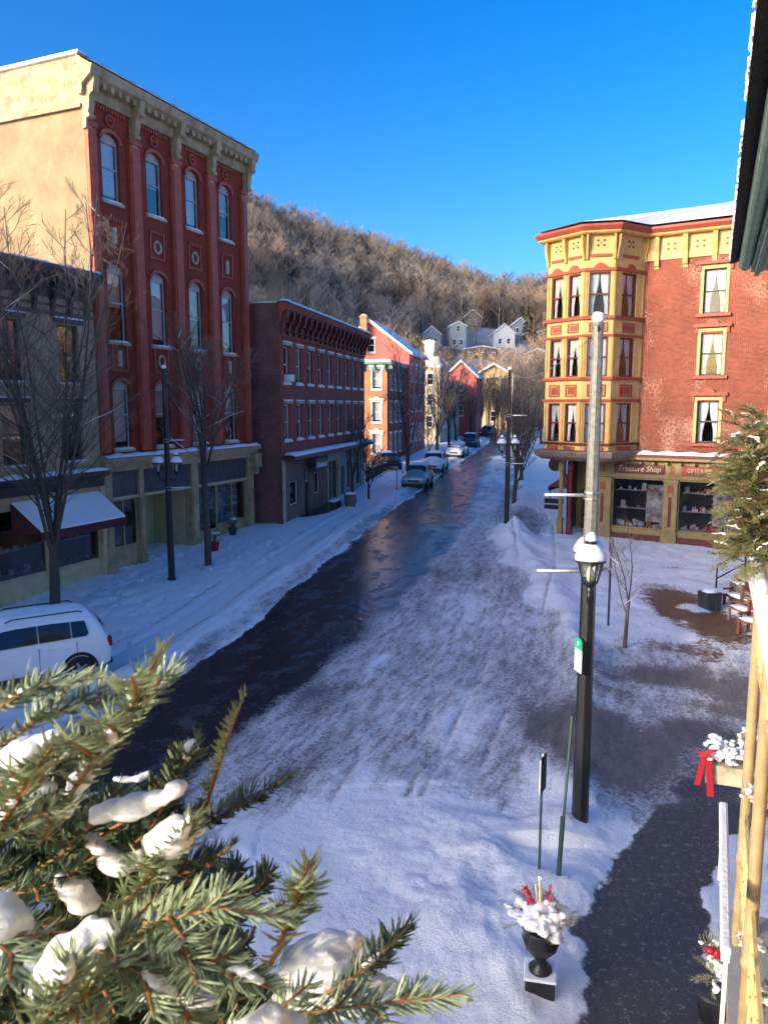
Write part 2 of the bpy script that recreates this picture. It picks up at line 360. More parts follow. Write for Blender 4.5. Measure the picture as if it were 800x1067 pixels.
foot = sst(FL-.2, FL+.3, Xg+wf*.7)*(1-sst(FR-.2, FR+.3, Xg+wf*.8))*(1-.45*sst(10.5, 14, Yg+wob*5))*(1-sst(13, 17.5, Yg+wob*7))
lot = np.exp(-(((Xg-7.6)/4.2)**2+((Yg-16.5)/5.2)**2)**1.5)*.9*(.40+1.1*fbm(Xg*.6, Yg*.8, 5, 67))              # trodden slush over the square
lot2 = np.exp(-(((Xg-5.6)/2.6)**2+((Yg-14.2)/2.6)**2)**1.5)*.8+np.exp(-(((Xg-4.0)/1.7)**2+((Yg-18.5)/6)**2)**2)*.7*(.4+1.0*fbm(Xg*.8, Yg*.3, 3, 68))
alley = np.exp(-(((Xg-7.3-(Yg-40)*.17)/1.4)**2+((Yg-41)/5.0)**2)**2)*.95
patio = np.exp(-(((Xg+3.75-(Yg-46)*.219)/1.25)**2+((Yg-45.5)/3.6)**2)**3)*1.0
brown = np.exp(-(((Xg-10.2+(Yg-24.5)*.0)/1.35)**2+((Yg-24.6)/4.0)**2)**2)*sst(.38, .62, .1+fbm(Xg*.55, Yg*.4, 4, 5)*1.15)
brown = np.maximum(brown, .62*np.exp(-(((Xg-9.3)/3.2)**2+((Yg-20.3)/2.2)**2)**2)*sst(.42, .62, fbm(Xg*.9, Yg*.9, 4, 97)))
brown = np.maximum(brown, .75*np.exp(-(((Xg-10.0)/3.4)**2+((Yg-30.4)/.8)**2))*sst(.35, .6, fbm(Xg*.7, Yg*1.2, 3, 66)))
band = sst(Rx-2.6, Rx-1.4, Xg)*(1-sst(Rx+.2, Rx+1.8, Xg+wob*2))*(.74-.3*sst(28, 45, Yg))*(.55+.7*fbm(Xg*1.2, Yg*.4, 4, 93))
edge = np.exp(-((Xg-Lx+.25)/.5)**2)*.7*(.3+fbm(Xg*2, Yg*.5, 3, 92))
tl_ = (np.exp(-((Xg-Lx+1.5+.05*(Yg-24)**2*(Yg < 24)*.2)/.14)**2)+np.exp(-((Xg-Lx+3.0+.05*(Yg-24)**2*(Yg < 24)*.2)/.14)**2))*.42*(Yg > 17)*(Yg < 75)
rut = 0*Xg
for k_, (o0, c1) in enumerate(((1.6, .010), (3.1, .012), (4.3, .004), (5.7, .004), (2.4, .022))):
    rx_ = Rx+o0+c1*(Yg-22)**2*np.sign(22-Yg)*.5+.25*(fbm(Yg*.12+k_*7, Yg*0+3, 2, 5)-.5); rut = np.maximum(rut, np.exp(-((Xg-rx_)/.10)**2)*(Yg > 12.5)*(Yg < 46)*(.35+.9*fbm(Yg*.5, Xg*2, 3, 40+k_)))
pack = np.maximum(pack, rut*.62)
pack = np.maximum(np.maximum(pack, band), np.maximum(edge, tl_))
pack = np.maximum(np.maximum(pack, lot), np.maximum(lot2, alley*.8)); asph = np.maximum(asph, patio*.8); foot = np.maximum(foot, alley*.35)
clear = np.clip(asph+foot+brown, 0, 1)
Zg = np.interp(Yg, [z[0] for z in ZP], [z[1] for z in ZP])
lump = fbm(Xg*1.3, Yg*1.3, 5, 3)-.5; fine = fbm(Xg*6, Yg*6, 3, 9)-.5
deep = (1-np.clip(clear*1.3, 0, 1))*(1-np.clip(pack*1.2, 0, .85))
Zg = Zg+deep*((.05+.20*lump)*(1-.5*(Xg < Lx))*(1-.55*(Yg < 13)*(Xg > -2))+.02*fine)+(1-deep)*.02*fine*(pack > .1)
Zg -= .035*rut
mound = np.exp(-(((Xg-1.35)/1.5)**2+((Yg-9.9)/2.4)**2))*(1-foot)
Zg += .34*mound*(.75+lump)+.28*np.exp(-((Xg-BX)/.6)**2)*(Yg > 11)*(.4+1.2*fbm(Xg, Yg*.6, 3, 21))*(1-clear)
Zg += .24*np.exp(-((Xg-(Lx-.9))/.6)**2)*(.3+1.2*fbm(Xg, Yg*.5, 3, 23))*(1-clear)+.75*np.exp(-((Xg-6.3)/.8)**2-((Yg-36.9)/1.5)**2)*(1+lump)
Zg -= .05*(1-sst(.06, .16, np.abs(((Xg-Lx+1.7) % 1.6)-.8)))*(Xg < Lx-.7)*(Xg > Lx-3.4)*(Yg > 18)*(.4+fbm(Yg*.2, Xg*.2, 2, 31))
Zg -= .07*(fbm(Xg*3.2, Yg*3.2, 2, 41) > .62)*deep*(((Xg < Lx-2.6) & (Yg < 36)) | (Xg > 99))
nv = Xg.shape; idx = np.arange(Xg.size).reshape(nv); V = np.stack([Xg, Yg, Zg], -1).reshape(-1, 3)
du = np.gradient(V.reshape(*nv, 3), axis=1); dv = np.gradient(V.reshape(*nv, 3), axis=0); NR = np.cross(du, dv); NR /= np.linalg.norm(NR, axis=-1, keepdims=True); NR = NR.reshape(-1, 3)
Q = np.stack([idx[:-1, :-1], idx[:-1, 1:], idx[1:, 1:], idx[1:, :-1]], -1).reshape(-1, 4)
att = {'asph': asph, 'pack': pack, 'foot': foot, 'brown': brown}
along = np.stack([(Xg-cx)*1.0, Yg*.26, Xg*0], -1).reshape(-1, 3)
def ground_mat():
    m, nt, b = new_mat('winter_ground'); L = nt.links
    def A(n): a = N(nt, 'ShaderNodeAttribute', attribute_name=n); return a.outputs['Fac']
    def noi(vec, sc, det=5, ro=.6):
        n = N(nt, 'ShaderNodeTexNoise'); n.inputs['Scale'].default_value = sc; n.inputs['Detail'].default_value = det; n.inputs['Roughness'].default_value = ro; L.new(vec, n.inputs['Vector']); return n.outputs['Fac']
    def mth(op, a, b_=None, c=None):
        n = N(nt, 'ShaderNodeMath', operation=op)
        for i, q in enumerate((a, b_, c)):
            if q is None: continue
            if isinstance(q, (int, float)): n.inputs[i].default_value = q
            else: L.new(q, n.inputs[i])
        return n.outputs[0]
    def ss(a, lo, hi):
        n = N(nt, 'ShaderNodeMapRange', interpolation_type='SMOOTHSTEP'); L.new(a, n.inputs[0]); n.inputs[1].default_value = lo; n.inputs[2].default_value = hi; return n.outputs[0]
    def mixc(f, a, b_):
        n = N(nt, 'ShaderNodeMix', data_type='RGBA'); L.new(f, n.inputs[0])
        for i, q in ((6, a), (7, b_)):
            if isinstance(q, tuple): n.inputs[i].default_value = (*q, 1)
            else: L.new(q, n.inputs[i])
        return n.outputs[2]
    pos = N(nt, 'ShaderNodeTexCoord').outputs['Object']; sa = N(nt, 'ShaderNodeAttribute', attribute_name='along').outputs['Vector']
    nf = noi(pos, 9, 6, .7); nm = noi(pos, 1.6, 5, .65); st = noi(sa, 5.0, 6, .66); st3 = noi(sa, 1.6, 4, .6); st2 = noi(sa, 9, 4, .6); grit = noi(pos, 38, 3, .7)
    snow = mixc(nm, (.76, .76, .775), (.88, .875, .875))
    snow = mixc(ss(grit, .62, .8), snow, (.6, .6, .62))
    # packed, dirty snow; its tone contrast also paints the relief shading
    pk = mixc(ss(mth('ADD', mth('MULTIPLY', st, .38), mth('ADD', mth('MULTIPLY', nf, .34), mth('MULTIPLY', grit, .28))), .42, .56), (.125, .102, .088), (.66, .65, .65))
    pv = mth('ADD', A('pack'), mth('MULTIPLY', mth('SUBTRACT', mth('ADD', mth('MULTIPLY', nf, .55), mth('MULTIPLY', st3, .45)), .5), 1.5))
    col = mixc(mth('MULTIPLY', ss(pv, .27, .50), .9), snow, pk)
    dk = ss(mth('ADD', pv, mth('MULTIPLY', mth('SUBTRACT', mth('ADD', mth('MULTIPLY', st, .3), mth('ADD', mth('MULTIPLY', nf, .4), mth('MULTIPLY', grit, .3))), .5), 1.6)), .70, .88)
    col = mixc(mth('MULTIPLY', dk, .85), col, (.075, .060, .052))
    # brown wet bricks
    bf = ss(mth('ADD', A('brown'), mth('MULTIPLY', mth('SUBTRACT', mth('ADD', mth('MULTIPLY', nf, .7), mth('MULTIPLY', nm, .5)), .6), 2.0)), .35, .75)
    col = mixc(bf, col, mixc(nm, (.075, .038, .022), (.16, .085, .05)))
    # dark slushy footpath with white flecks
    ff = ss(mth('ADD', A('foot'), mth('MULTIPLY', mth('SUBTRACT', nf, .5), .7)), .35, .62)
    fl = ss(mth('ADD', mth('MULTIPLY', nf, .6), mth('MULTIPLY', grit, .4)), .52, .66)
    fcol = mixc(mth('MULTIPLY', fl, .75), mixc(grit, (.034, .030, .028), (.105, .094, .088)), (.36, .36, .37))
    col = mixc(ff, col, fcol)
    # road
    rv = mth('ADD', A('asph'), mth('ADD', mth('MULTIPLY', mth('SUBTRACT', st, .5), .45), mth('ADD', mth('MULTIPLY', mth('SUBTRACT', nf, .5), .55), mth('MULTIPLY', mth('SUBTRACT', grit, .5), .35))))
    rf = ss(rv, .40, .56)
    dry = ss(mth('ADD', mth('MULTIPLY', st3, .55), mth('ADD', mth('MULTIPLY', nm, .45), mth('MULTIPLY', nf, .35))), .66, .88)
    rcol = mixc(mth('MULTIPLY', dry, .55), mixc(st2, (.014, .014, .016), (.03, .03, .033)), (.15, .15, .16))
    col = mixc(rf, col, rcol)
    L.new(col, b.inputs['Base Color'])
    rr = mth('ADD', mth('MULTIPLY', nm, .22), mth('ADD', .10, mth('MULTIPLY', dry, .4)))
    def mixf(f, a, c): return mth('ADD', mth('MULTIPLY', mth('SUBTRACT', 1, f), a), mth('MULTIPLY', f, c))
    wet = mth('MAXIMUM', mth('MULTIPLY', ff, .0), rf)
    L.new(mixf(rf, mixf(bf, .62, .38), rr), b.inputs['Roughness']); b.inputs['Specular IOR Level'].default_value = .5
    h = mth('ADD', mth('MULTIPLY', nf, .55), mth('ADD', mth('MULTIPLY', grit, .2), mth('MULTIPLY', st, .5)))
    bp = N(nt, 'ShaderNodeBump'); L.new(mixf(rf, .9, .02), bp.inputs['Strength']); bp.inputs['Distance'].default_value = .06; L.new(h, bp.inputs['Height']); L.new(bp.outputs['Normal'], b.inputs['Normal'])
    return m
GM = ground_mat()
fa = {k: (v.ravel()[Q].mean(1)) for k, v in att.items()}
cls = np.zeros(len(Q), int); cls[fa['asph'] > .4] = 1; cls[(fa['foot'] > .5)] = 2; cls[fa['brown'] > .5] = 3
fc = V[Q].mean(1); cls[(cls == 1) & (fc[:, 0] < np.interp(fc[:, 1], LY, LX)-.8)] = 4
for k, nm in enumerate(('snow_ground', 'road', 'footpath', 'brick_square', 'patio_pavement')):
    q = Q[cls == k]
    if not len(q): continue
    ids, inv = np.unique(q, return_inverse=True); o = np_mesh(nm, V[ids], inv.reshape(-1, 4), GM, kind='structure'); me = o.data
    for a, v in att.items():
        at_ = me.attributes.new(a, 'FLOAT', 'POINT'); at_.data.foreach_set('value', v.ravel()[ids].astype(np.float32))
    at_ = me.attributes.new('along', 'FLOAT_VECTOR', 'POINT'); at_.data.foreach_set('vector', along[ids].astype(np.float32).ravel())
    me.polygons.foreach_set('use_smooth', [True]*len(me.polygons)); me.normals_split_custom_set_from_vertices([tuple(n) for n in NR[ids]])
tag(MB().add([(-900, -700, -.9), (900, -700, -.9), (900, 1500, -.9), (-900, 1500, -.9)], [(0, 1, 2, 3)]).build('terrain', 'snow'), kind='structure')
# hill
CX = [-350, -120, -54, 0, 45, 100, 250]; CZ = [112, 98, 69, 59, 45, 46, 60]
def hz(x, y):
    c = np.interp(x, CX, CZ); y0 = np.interp(x, [-350, -60, -20, 30, 250], [60, 88, 122, 140, 110]); y1 = np.interp(x, [-350, -60, 0], [220, 268, 300])
    t = np.clip((y-y0)/(y1-y0), 0, 1); base = np.interp(y, [z[0] for z in ZP], [z[1] for z in ZP])-.3
    n = fbm(x*.03+50, y*.03+50, 3, 77)-.5
    shade_spur = 74*np.exp(-((x+98)/33)**2-((y-145)/28)**2)  # unseen spur added so its shadow falls on the lower-left slope
    return base+(c-4)*(t*(.55+.45*t)+t*(1-t)*n*.9)+np.where(t > 0, n*5*t, 0)+shade_spur-np.clip(y-y1, 0, 500)*.12
hx, hy = np.meshgrid(np.linspace(-350, 250, 160), np.linspace(62, 420, 120)); hh = hz(hx, hy); hh = np.where(hh < np.interp(hy, [z[0] for z in ZP], [z[1] for z in ZP])+.05, hh-.6, hh)
hi = np.arange(hx.size).reshape(hx.shape)
HM = mat('hillside_snow_and_leaf_litter', (.16, .12, .09), .9, .2, .09, .4, 2, col2=(.62, .63, .67))
o = np_mesh('hill', np.stack([hx, hy, hh], -1).reshape(-1, 3), np.stack([hi[:-1, :-1], hi[:-1, 1:], hi[1:, 1:], hi[1:, :-1]], -1).reshape(-1, 4), HM, kind='structure')
o.data.polygons.foreach_set('use_smooth', [True]*len(o.data.polygons))
# bare wood on the hill
def tri_tree(seed, H=10.5):
    r = random.Random(seed); V = []; F = []
    def tub(p, q, r0, r1):
        d = (q-p).normalized(); a = d.orthogonal().normalized(); b = d.cross(a); n = len(V)
        for c, rr in ((p, r0), (q, r1)):
            for k in range(3): t = 2.09*k; V.append(c+(a*cos(t)+b*sin(t))*rr)
        for k in range(3): i, j = n+k, n+(k+1) % 3; F.extend([(i, j, j+3), (i, j+3, i+3)])
    top = Vector((r.uniform(-.5, .5), r.uniform(-.5, .5), H*.9)); tub(Vector((0, 0, -1)), top*.5, .17, .11); tub(top*.5, top, .11, .03)
    for i in range(17):
        t = .3+.68*(i/16); p = top*t; a = r.uniform(0, 6.28); up = r.uniform(.7, 1.5); Lb = H*.34*(1.25-t)*r.uniform(.6, 1.3)+.6
        d = Vector((cos(a), sin(a), up)).normalized(); q = p+d*Lb; tub(p, q, .055, .02)
        for j in range(24):
            w = r.uniform(.2, 1); s = p.lerp(q, w); e = (d*1.2+Vector((r.gauss(0, .7), r.gauss(0, .7), r.gauss(.2, .5)))).normalized()*r.uniform(.5, 1.5)
            sd = e.cross(Vector((r.gauss(0, 1), r.gauss(0, 1), r.gauss(0, 1))))  .normalized()*.017; n = len(V)
            V.extend([s-sd, s+sd, s+e]); F.append((n, n+1, n+2))
    return np.array([tuple(v) for v in V]), np.array(F)
tv = [tri_tree(s) for s in range(6)]; rg = np.random.default_rng(3)
HOUSES = [(20, 212), (34, 222), (49, 228), (27, 204), (42, 206), (14, 200), (13, 214), (41, 236), (27, 240)]
bag = {'a': [[], [], 0], 'b': [[], [], 0], 'c': [[], [], 0]}
for i in range(4600):
    y = sqrt(rg.uniform(112**2, 325**2)); x = y*rg.uniform(-.24, .30)
    t0 = float(np.interp(x, [-350, -60, -20, 30, 250], [60, 88, 122, 140, 110]))
    if y < t0+2 or any(abs(x-a) < 7 and -12 < y-b < 6 for a, b in HOUSES): continue
    if (10 < x < 38 and 160 < y < 196 and rg.random() < .7) or any(0 < b-y < 40 and abs(x-a*y/b) < 5.5 and rg.random() < .72 for a, b in HOUSES): continue      # open snowy slope under the houses
    v, f = tv[rg.integers(6)]; s = rg.uniform(.7, 1.25); a = rg.uniform(0, 6.28); R = np.array([[cos(a), -sin(a), 0], [sin(a), cos(a), 0], [0, 0, 1]])
    n_ = fbm(np.array(x*.02+9), np.array(y*.02), 2, 5)
    g = bag['b' if (n_+.18*rg.normal() > .5) ^ (y > 285) else 'a']
    if rg.random() < .2: g = bag['c']
    g[0].append((v*[s*1.15, s*1.15, s])@R.T+[x, y, float(hz(x, y))]); g[1].append(f+g[2]); g[2] += len(v)
M['woodgrey'] = mat('bare_wood_grey', (.33, .28, .24), .9, .2, .05, 0); M['woodbrown'] = mat('bare_wood_brown', (.42, .285, .175), .9, .2, .05, 0)
np_mesh('bare_woodland', np.concatenate(bag['a'][0]), np.concatenate(bag['a'][1]), 'woodgrey', kind='stuff')['label'] = 'grey bare trees covering the hillside above the town'
np_mesh('russet_woodland', np.concatenate(bag['b'][0]), np.concatenate(bag['b'][1]), 'woodbrown', kind='stuff')['label'] = 'brownish bare trees covering the lower and middle hillside'

M['wooddark'] = mat('bare_wood_dark', (.075, .06, .052), .9, .2, .05, 0)
np_mesh('dark_woodland', np.concatenate(bag['c'][0]), np.concatenate(bag['c'][1]), 'wooddark', kind='stuff')['label'] = 'dark-barked bare trees scattered through the hillside woods'

# ------------------------------------------------------------------ buildings
def building(name, label, x, y, d, z=None, group=None, cat='building'):
    return thing(name, label, cat, (x, y, zg(y)-.05 if z is None else z), atan2(d[1], d[0]), group)
D1 = (U.x, U.y)
def bodybox(L, D, z1, x0=0, y0=.28, z0=-.6, top=True):
    mb = MB(); mb.add([(x0,0,z0),(x0,D,z0),(x0,D,z1),(x0,0,z1)], [(0,3,2,1)][::1]); mb.add([(L,0,z0),(L,D,z0),(L,D,z1),(L,0,z1)], [(0,1,2,3)]); mb.add([(x0,D,z0),(L,D,z0),(L,D,z1),(x0,D,z1)], [(0,3,2,1)])
    return mb
def roofsnow(o, x0, x1, y0, y1, z, seed=0, th=.12, m='snow'):
    mb = MB(); nx = max(4, int((x1-x0)/.7)); ny = max(3, int((y1-y0)/.9))
    vs = [(x0+(x1-x0)*i/nx+(0 if i in (0, nx) else 0), y0+(y1-y0)*j/ny, z+(th if 0 < i < nx and 0 < j < ny else th*.35)*(1+.5*noise.noise(Vector((i*.5, j*.5, seed)))) ) for j in range(ny+1) for i in range(nx+1)]
    mb.add(vs, [(j*(nx+1)+i, j*(nx+1)+i+1, (j+1)*(nx+1)+i+1, (j+1)*(nx+1)+i) for j in range(ny) for i in range(nx)])
    n = len(mb.v); mb.box(x0, x1, y0, y1, z-.02, z+th*.34)
    return mb.build('snow_cover', m, o, False)
def ledge_snow(o, x0, x1, y0, y1, z, seed=0, th=.09):
    mb = MB(); n = max(6, int((x1-x0)/.18)); prof = [(0, 0), (.12, .8), (.45, 1.05), (.8, .9), (1, 0)]
    vs = []
    for i in range(n+1):
        k = 1+.55*noise.noise(Vector((i*.35, seed, 1))); e = .0 if 0 < i < n else -.6
        for a, b in prof: vs.append((x0+(x1-x0)*i/n, y0+(y1-y0)*a-(.03*(k-1) if a == 0 else 0), z+b*th*(k+e)))
    m_ = len(prof); mb.add(vs, [(i*m_+j, (i+1)*m_+j, (i+1)*m_+j+1, i*m_+j+1) for i in range(n) for j in range(m_-1)]); return mb.build('snow_cover', 'snow', o, True)

# --- tall red block
T = building('red_brick_block', 'tall four storey red brick block with olive cornice and pale side wall', -11, 29.9, D1, .1)
L_, DEP, HT = 10.6, 15, 18.3
cs = [1.28, 3.8, 6.35, 8.85]; rows = [(4.98, 2.7), (9.2, 3.0), (14.5, 2.5)]
ops = [(c-.48, c+.48, z, z+h) for c in cs for z, h in rows]
wall_mb(L_, 4.2, HT, ops, arch=.3).build('wall', 'red', T)
b = bodybox(L_, DEP, HT+.9); b.f = [f for i, f in enumerate(b.f) if i != 1]; b.m = [0]*len(b.f); b.build('side_wall', 'buff', T)
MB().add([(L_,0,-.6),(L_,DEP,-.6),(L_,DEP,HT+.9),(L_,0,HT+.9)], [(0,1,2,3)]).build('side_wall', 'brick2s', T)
MB().box(.02, L_-.02, 1.0, 1.05, 4.3, HT).build('room_shade_sheet', 'room', T)
MB().box(-.03, L_, .5, DEP, HT+.3, HT+.5).build('roof', 'shingle', T)
roofsnow(T, .1, L_-.1, .4, DEP-.2, HT+.95, 1)
for i, c in enumerate([.22, 2.52, 5.08, 7.62, 10.28]):
    w = .30 if 0 < i < 4 else .22
    k = MB(); k.box(c-w, c+w, -.16, -.002, 4.85, 16.9); k.box(c-w+.07, c+w-.07, -.20, -.16, 5.1, 16.6); k.box(c-w-.04, c+w+.04, -.22, -.001, 16.9, 17.1); k.build('pilaster', 'redtrim', T, bevel=.015)
wins = {}
for r, (z, h) in enumerate(rows):
    for i, c in enumerate(cs):
        key = (r, (i+r) % 2)
        if key not in wins: wins[key] = make_window(T, .96, h, 'greytrim', 'snow', arch=.3, hood='arch', hoodm='redtrim', curtain='blind' if key[1] else 'white')
        put(wins[key], T, c, z)
pn = MB()     # decorated spandrels under the upper windows
for i, c in enumerate(cs):
    for zb in (12.75, 8.05):
        k = MB(); k.box(c-.46, c+.46, -.05, -.002, zb, zb+.07); k.box(c-.46, c-.38, -.05, -.002, zb+.07, zb+1.0); k.box(c+.38, c+.46, -.05, -.002, zb+.07, zb+1.0)
        dentils(k, c-.46, c+.46, 6, .08, -.10, -.002, zb+1.0, zb+1.13)
        k.build('spandrel_panel', 'redtrim', T)
        kk = MB()
        if i in (1, 2): kk.tube([(c+.2*cos(t*pi/6), -.045, zb+.5+.24*sin(t*pi/6)) for t in range(13)], .055, 6, False)
        else: kk.box(c-.1, c+.1, -.07, -.002, zb+.2, zb+.8)
        kk.build('ornament', 'stone', T)
    kk = MB(); kk.tube([(c+.2*cos(t*pi/6), -.05, 17.45+.2*sin(t*pi/6)) for t in range(13)], .05, 6, False); kk.lathe([(0.001, 0), (.1, .02), (.1, .1), (0.001, .12)], 8, (c, -.03, 17.4)); kk.build('rosette', 'redtrim', T)
    k = MB(); dentils(k, c-.85, c+.85, 11, .08, -.08, -.002, 17.72, 17.86); k.build('corbel_table', 'redtrim', T)
# cornice
k = MB(); k.prism([(0, 17.9), (-.14, 17.9), (-.2, 18.05), (-.2, 18.25), (-.62, 18.55), (-.72, 18.85), (-.62, 18.87), (0, 19.25)], -.25, L_+.25, 'x'); k.build('cornice', 'rust', T)
k = MB(); dentils(k, 0, L_, 26, .17, -.5, -.2, 18.26, 18.5); k.build('cornice_block', 'olive', T)
for c in [.05, 2.52, 5.08, 7.62, 10.5]:
    k = MB(); k.prism([(-.0, 16.75), (-.16, 16.8), (-.2, 17.1), (-.34, 17.45), (-.38, 17.85), (-.58, 18.1), (-.66, 18.5), (-.0, 18.5)], c-.14, c+.14, 'x'); k.tube([(c-.16, -.28, 17.2), (c+.16, -.28, 17.2)], .09, 8); k.tube([(c-.16, -.48, 18.05), (c+.16, -.48, 18.05)], .12, 8); k.build('bracket', 'olive', T, bevel=.012)
k = MB(); k.box(-.26, L_+.1, -.1, .0, 19.26, 19.34); k.box(-.02, .25, .0, DEP, 19.2, 19.34); k.build('coping', 'rust', T); ledge_snow(T, -.26, L_+.15, -.66, .1, 18.95, 3, .12)
k = MB(); k.box(-.10, -.002, 0, DEP, 17.6, 19.2); k.box(-.16, -.1, 0, DEP, 17.5, 17.62); k.build('side_band', 'rust', T); k = MB(); k.box(-.15, .25, .0, DEP, 19.345, 19.46); k.build('snow_cover', 'snow', T)
# shop level
k = MB(); k.box(-.05, L_+.15, -.34, -.002, 4.3, 4.5); k.box(-.05, L_+.1, -.22, -.002, 4.1, 4.3); k.prism([(0, 4.5), (-.44, 4.5), (-.44, 4.62), (0, 4.78)], -.1, L_+.25, 'x'); k.build('shop_cornice', 'olive', T); ledge_snow(T, -.1, L_+.25, -.44, -.01, 4.66, 4, .13)
k = MB(); k.box(L_-.35, L_+.22, -.5, -.003, 3.55, 4.29); k.box(L_-.3, L_+.1, -.4, -.004, 3.2, 3.54); k.build('bracket', 'olive', T, bevel=.03)
for a, b_ in ((0, .42), (1.98, 2.25), (5.45, 5.95), (10.1, 10.6)):
    k = MB(); k.box(a, b_, -.12, .3, -.5, 4.1); k.box(a-.04, b_+.04, -.18, .02, -.5, .5); k.box(a+.06, b_-.06, -.16, -.12, .7, 2.9); k.build('shop_pilaster', 'olive', T, bevel=.012)
for a, b_ in ((.42, 1.98), (2.25, 5.45), (5.95, 10.1)):
    k = MB(); k.box(a, b_, .02, .1, 3.05, 4.1); x = a+.1
    while x < b_-.08 and a > 1: k.box(x, x+.03, .0, .022, 3.12, 4.02); x += .16
    k.build('sign_board', 'grey', T)

k = MB()
for a, b_ in ((.42, 1.98), (2.25, 5.45), (5.95, 10.1)): k.box(a, b_, -.06, .12, 2.95, 3.05)
k.build('shop_moulding', 'cream', T)

def shopwin(o, a, b_, z0, z1, y=.1, fr='olive', base=True, mulls=(), gm='shopglass'):
    k = MB(); k.box(a, b_, y, y+.07, z0, z0+.07); k.box(a, b_, y, y+.07, z1-.07, z1); k.box(a, a+.06, y, y+.07, z0+.07, z1-.07); k.box(b_-.06, b_, y, y+.07, z0+.07, z1-.07)
    for m_ in mulls: k.box(m_-.03, m_+.03, y, y+.07, z0+.07, z1-.07)
    w = k.build('shop_window', fr, o); MB().box(a+.06, b_-.06, y+.03, y+.036, z0+.07, z1-.07).build('pane', gm, w)
    if base: MB().box(a, b_, y-.04, y+.12, -.5, z0-.003).build('stall_riser', fr, o)
    r = random.Random(int(a*100)+7); g = MB(); g2 = MB()
    for i in range(int((b_-a)*16)):
        x = r.uniform(a+.15, b_-.15); s = r.uniform(.03, .10); lv = r.choice((0, 0, .0, .45, .9)); z = z0+.05+lv*(z1-z0)*.8; q_ = (g if r.random() < .8 else g2); y_ = y+.35+r.random()*.5
        if r.random() < .55: q_.box(x-s, x+s, y_, y_+.1, z, z+s*r.uniform(1.5, 3.5))
        else: q_.blob((x, y_, z+s), (s, s*.6, s*r.uniform(.8, 1.8)), .5, i, 1)
    for lv in (.45, .9): g.box(a+.1, b_-.1, y+.4, y+.8, z0+.03+lv*(z1-z0)*.8, z0+.045+lv*(z1-z0)*.8)
    g.box(a+(b_-a)*.55, a+(b_-a)*.9, y+1.2, y+1.22, z0+.2, z1-.4)
    g.build('window_display', 'goods', w)['kind'] = 'stuff'; 
    if g2.v: g2.build('window_display', 'redgoods', w)['kind'] = 'stuff'
    MB().box(a+.05, b_-.05, y+.1, y+1.1, z0-.05, z0+.02).build('display_shelf', 'stone', w)
    return w
shopwin(T, .42, 1.98, .95, 2.94, mulls=(1.2,)); shopwin(T, 5.95, 7.6, .75, 2.94); shopwin(T, 7.62, 10.1, .95, 2.94, mulls=(8.9,))
k = MB(); k.box(2.2, 2.25, .12, 2.1, -.5, 3.0); k.box(5.4, 5.45, .3, 2.1, -.5, 3.0); k.box(2.25, 5.4, 2.1, 2.15, -.5, 3.0); k.box(2.25, 5.4, .1, 2.1, 3.0, 3.04); k.build('alcove_wall', 'cream', T)
d = MB().box(3.0, 3.95, 2.03, 2.1, 0, 2.2).build('door', 'maroon', T); MB().box(3.85, 3.9, 1.97, 2.03, .95, 1.1).build('handle', 'metal', d)
MB().box(.02, L_-.02, 1.6, 1.65, -.4, 2.9).build('room_shade_sheet', 'room', T) if False else None
k = MB(); k.box(.05, 2.18, 1.5, 1.55, -.4, 4.2); k.box(5.5, L_-.05, 1.5, 1.55, -.4, 4.2); k.build('room_shade_sheet', 'room', T)

# --- beige building left
Bg = building('beige_brick_building', 'three storey beige brick building with dark bracketed cornice and snowy awning at the left edge', -11-.393*16, 29.9-.92*16, D1, .0)
LB = 15.97; HB = 11.0; so = 16
cs = [so-1.35-2.62*i for i in range(6)]; rows = [(4.75, 2.1), (7.6, 2.1)]
ops = [(c-.5, c+.5, z, z+h) for c in cs for z, h in rows]
wall_mb(LB, 4.2, HB, ops).build('wall', 'beige', Bg)
bodybox(LB, 15, 11.6).build('side_wall', 'buff', Bg); MB().box(.02, LB-.02, 1.0, 1.05, .3, HB).build('room_shade_sheet', 'room', Bg)
MB().box(.02, LB-.02, .02, 14.9, 11.4, 11.55).build('roof', 'shingle', Bg); roofsnow(Bg, 0, LB, .0, 15, 11.6, 5)
wp = {}
for r, (z, h) in enumerate(rows):
    for i, c in enumerate(cs):
        key = i % 3
        if key not in wp: wp[key] = make_window(Bg, 1.0, 2.1, 'dark', 'snow', hood='flat', hoodm='dark', curtain=(None, 'blind', 'white')[key])
        put(wp[key], Bg, c, z)
k = MB(); k.prism([(0, 10.6), (-.1, 10.6), (-.14, 11.1), (-.5, 11.3), (-.62, 11.55), (-.62, 11.65), (0, 11.65)], 0, LB, 'x'); k.box(0, LB, -.09, -.002, 10.0, 10.12); k.box(0, LB, -.07, -.003, 10.3, 10.38); k.build('cornice', 'dark', Bg)
for i in range(20):
    k = MB(); x = .35+i*.8; k.prism([(-.003, 9.95), (-.1, 9.95), (-.2, 10.5), (-.46, 10.95), (-.5, 11.28), (-.003, 11.28)], x-.07, x+.07, 'x'); k.build('bracket', 'dark', Bg)
ledge_snow(Bg, 0, LB, -.62, .1, 11.62, 8, .12)
k = MB(); k.prism([(0, 3.7), (-.08, 3.7), (-.12, 4.05), (-.42, 4.15), (-.46, 4.32), (0, 4.42)], 0, LB, 'x'); k.build('shop_cornice', 'dark', Bg); ledge_snow(Bg, 0, LB, -.46, -.01, 4.33, 9, .12)
k = MB()
for i in range(7): k.box(.1+i*2.62, .4+i*2.62, -.1, .3, -.5, 3.7)
k.build('shop_pilaster', 'cream', Bg, bevel=.01)
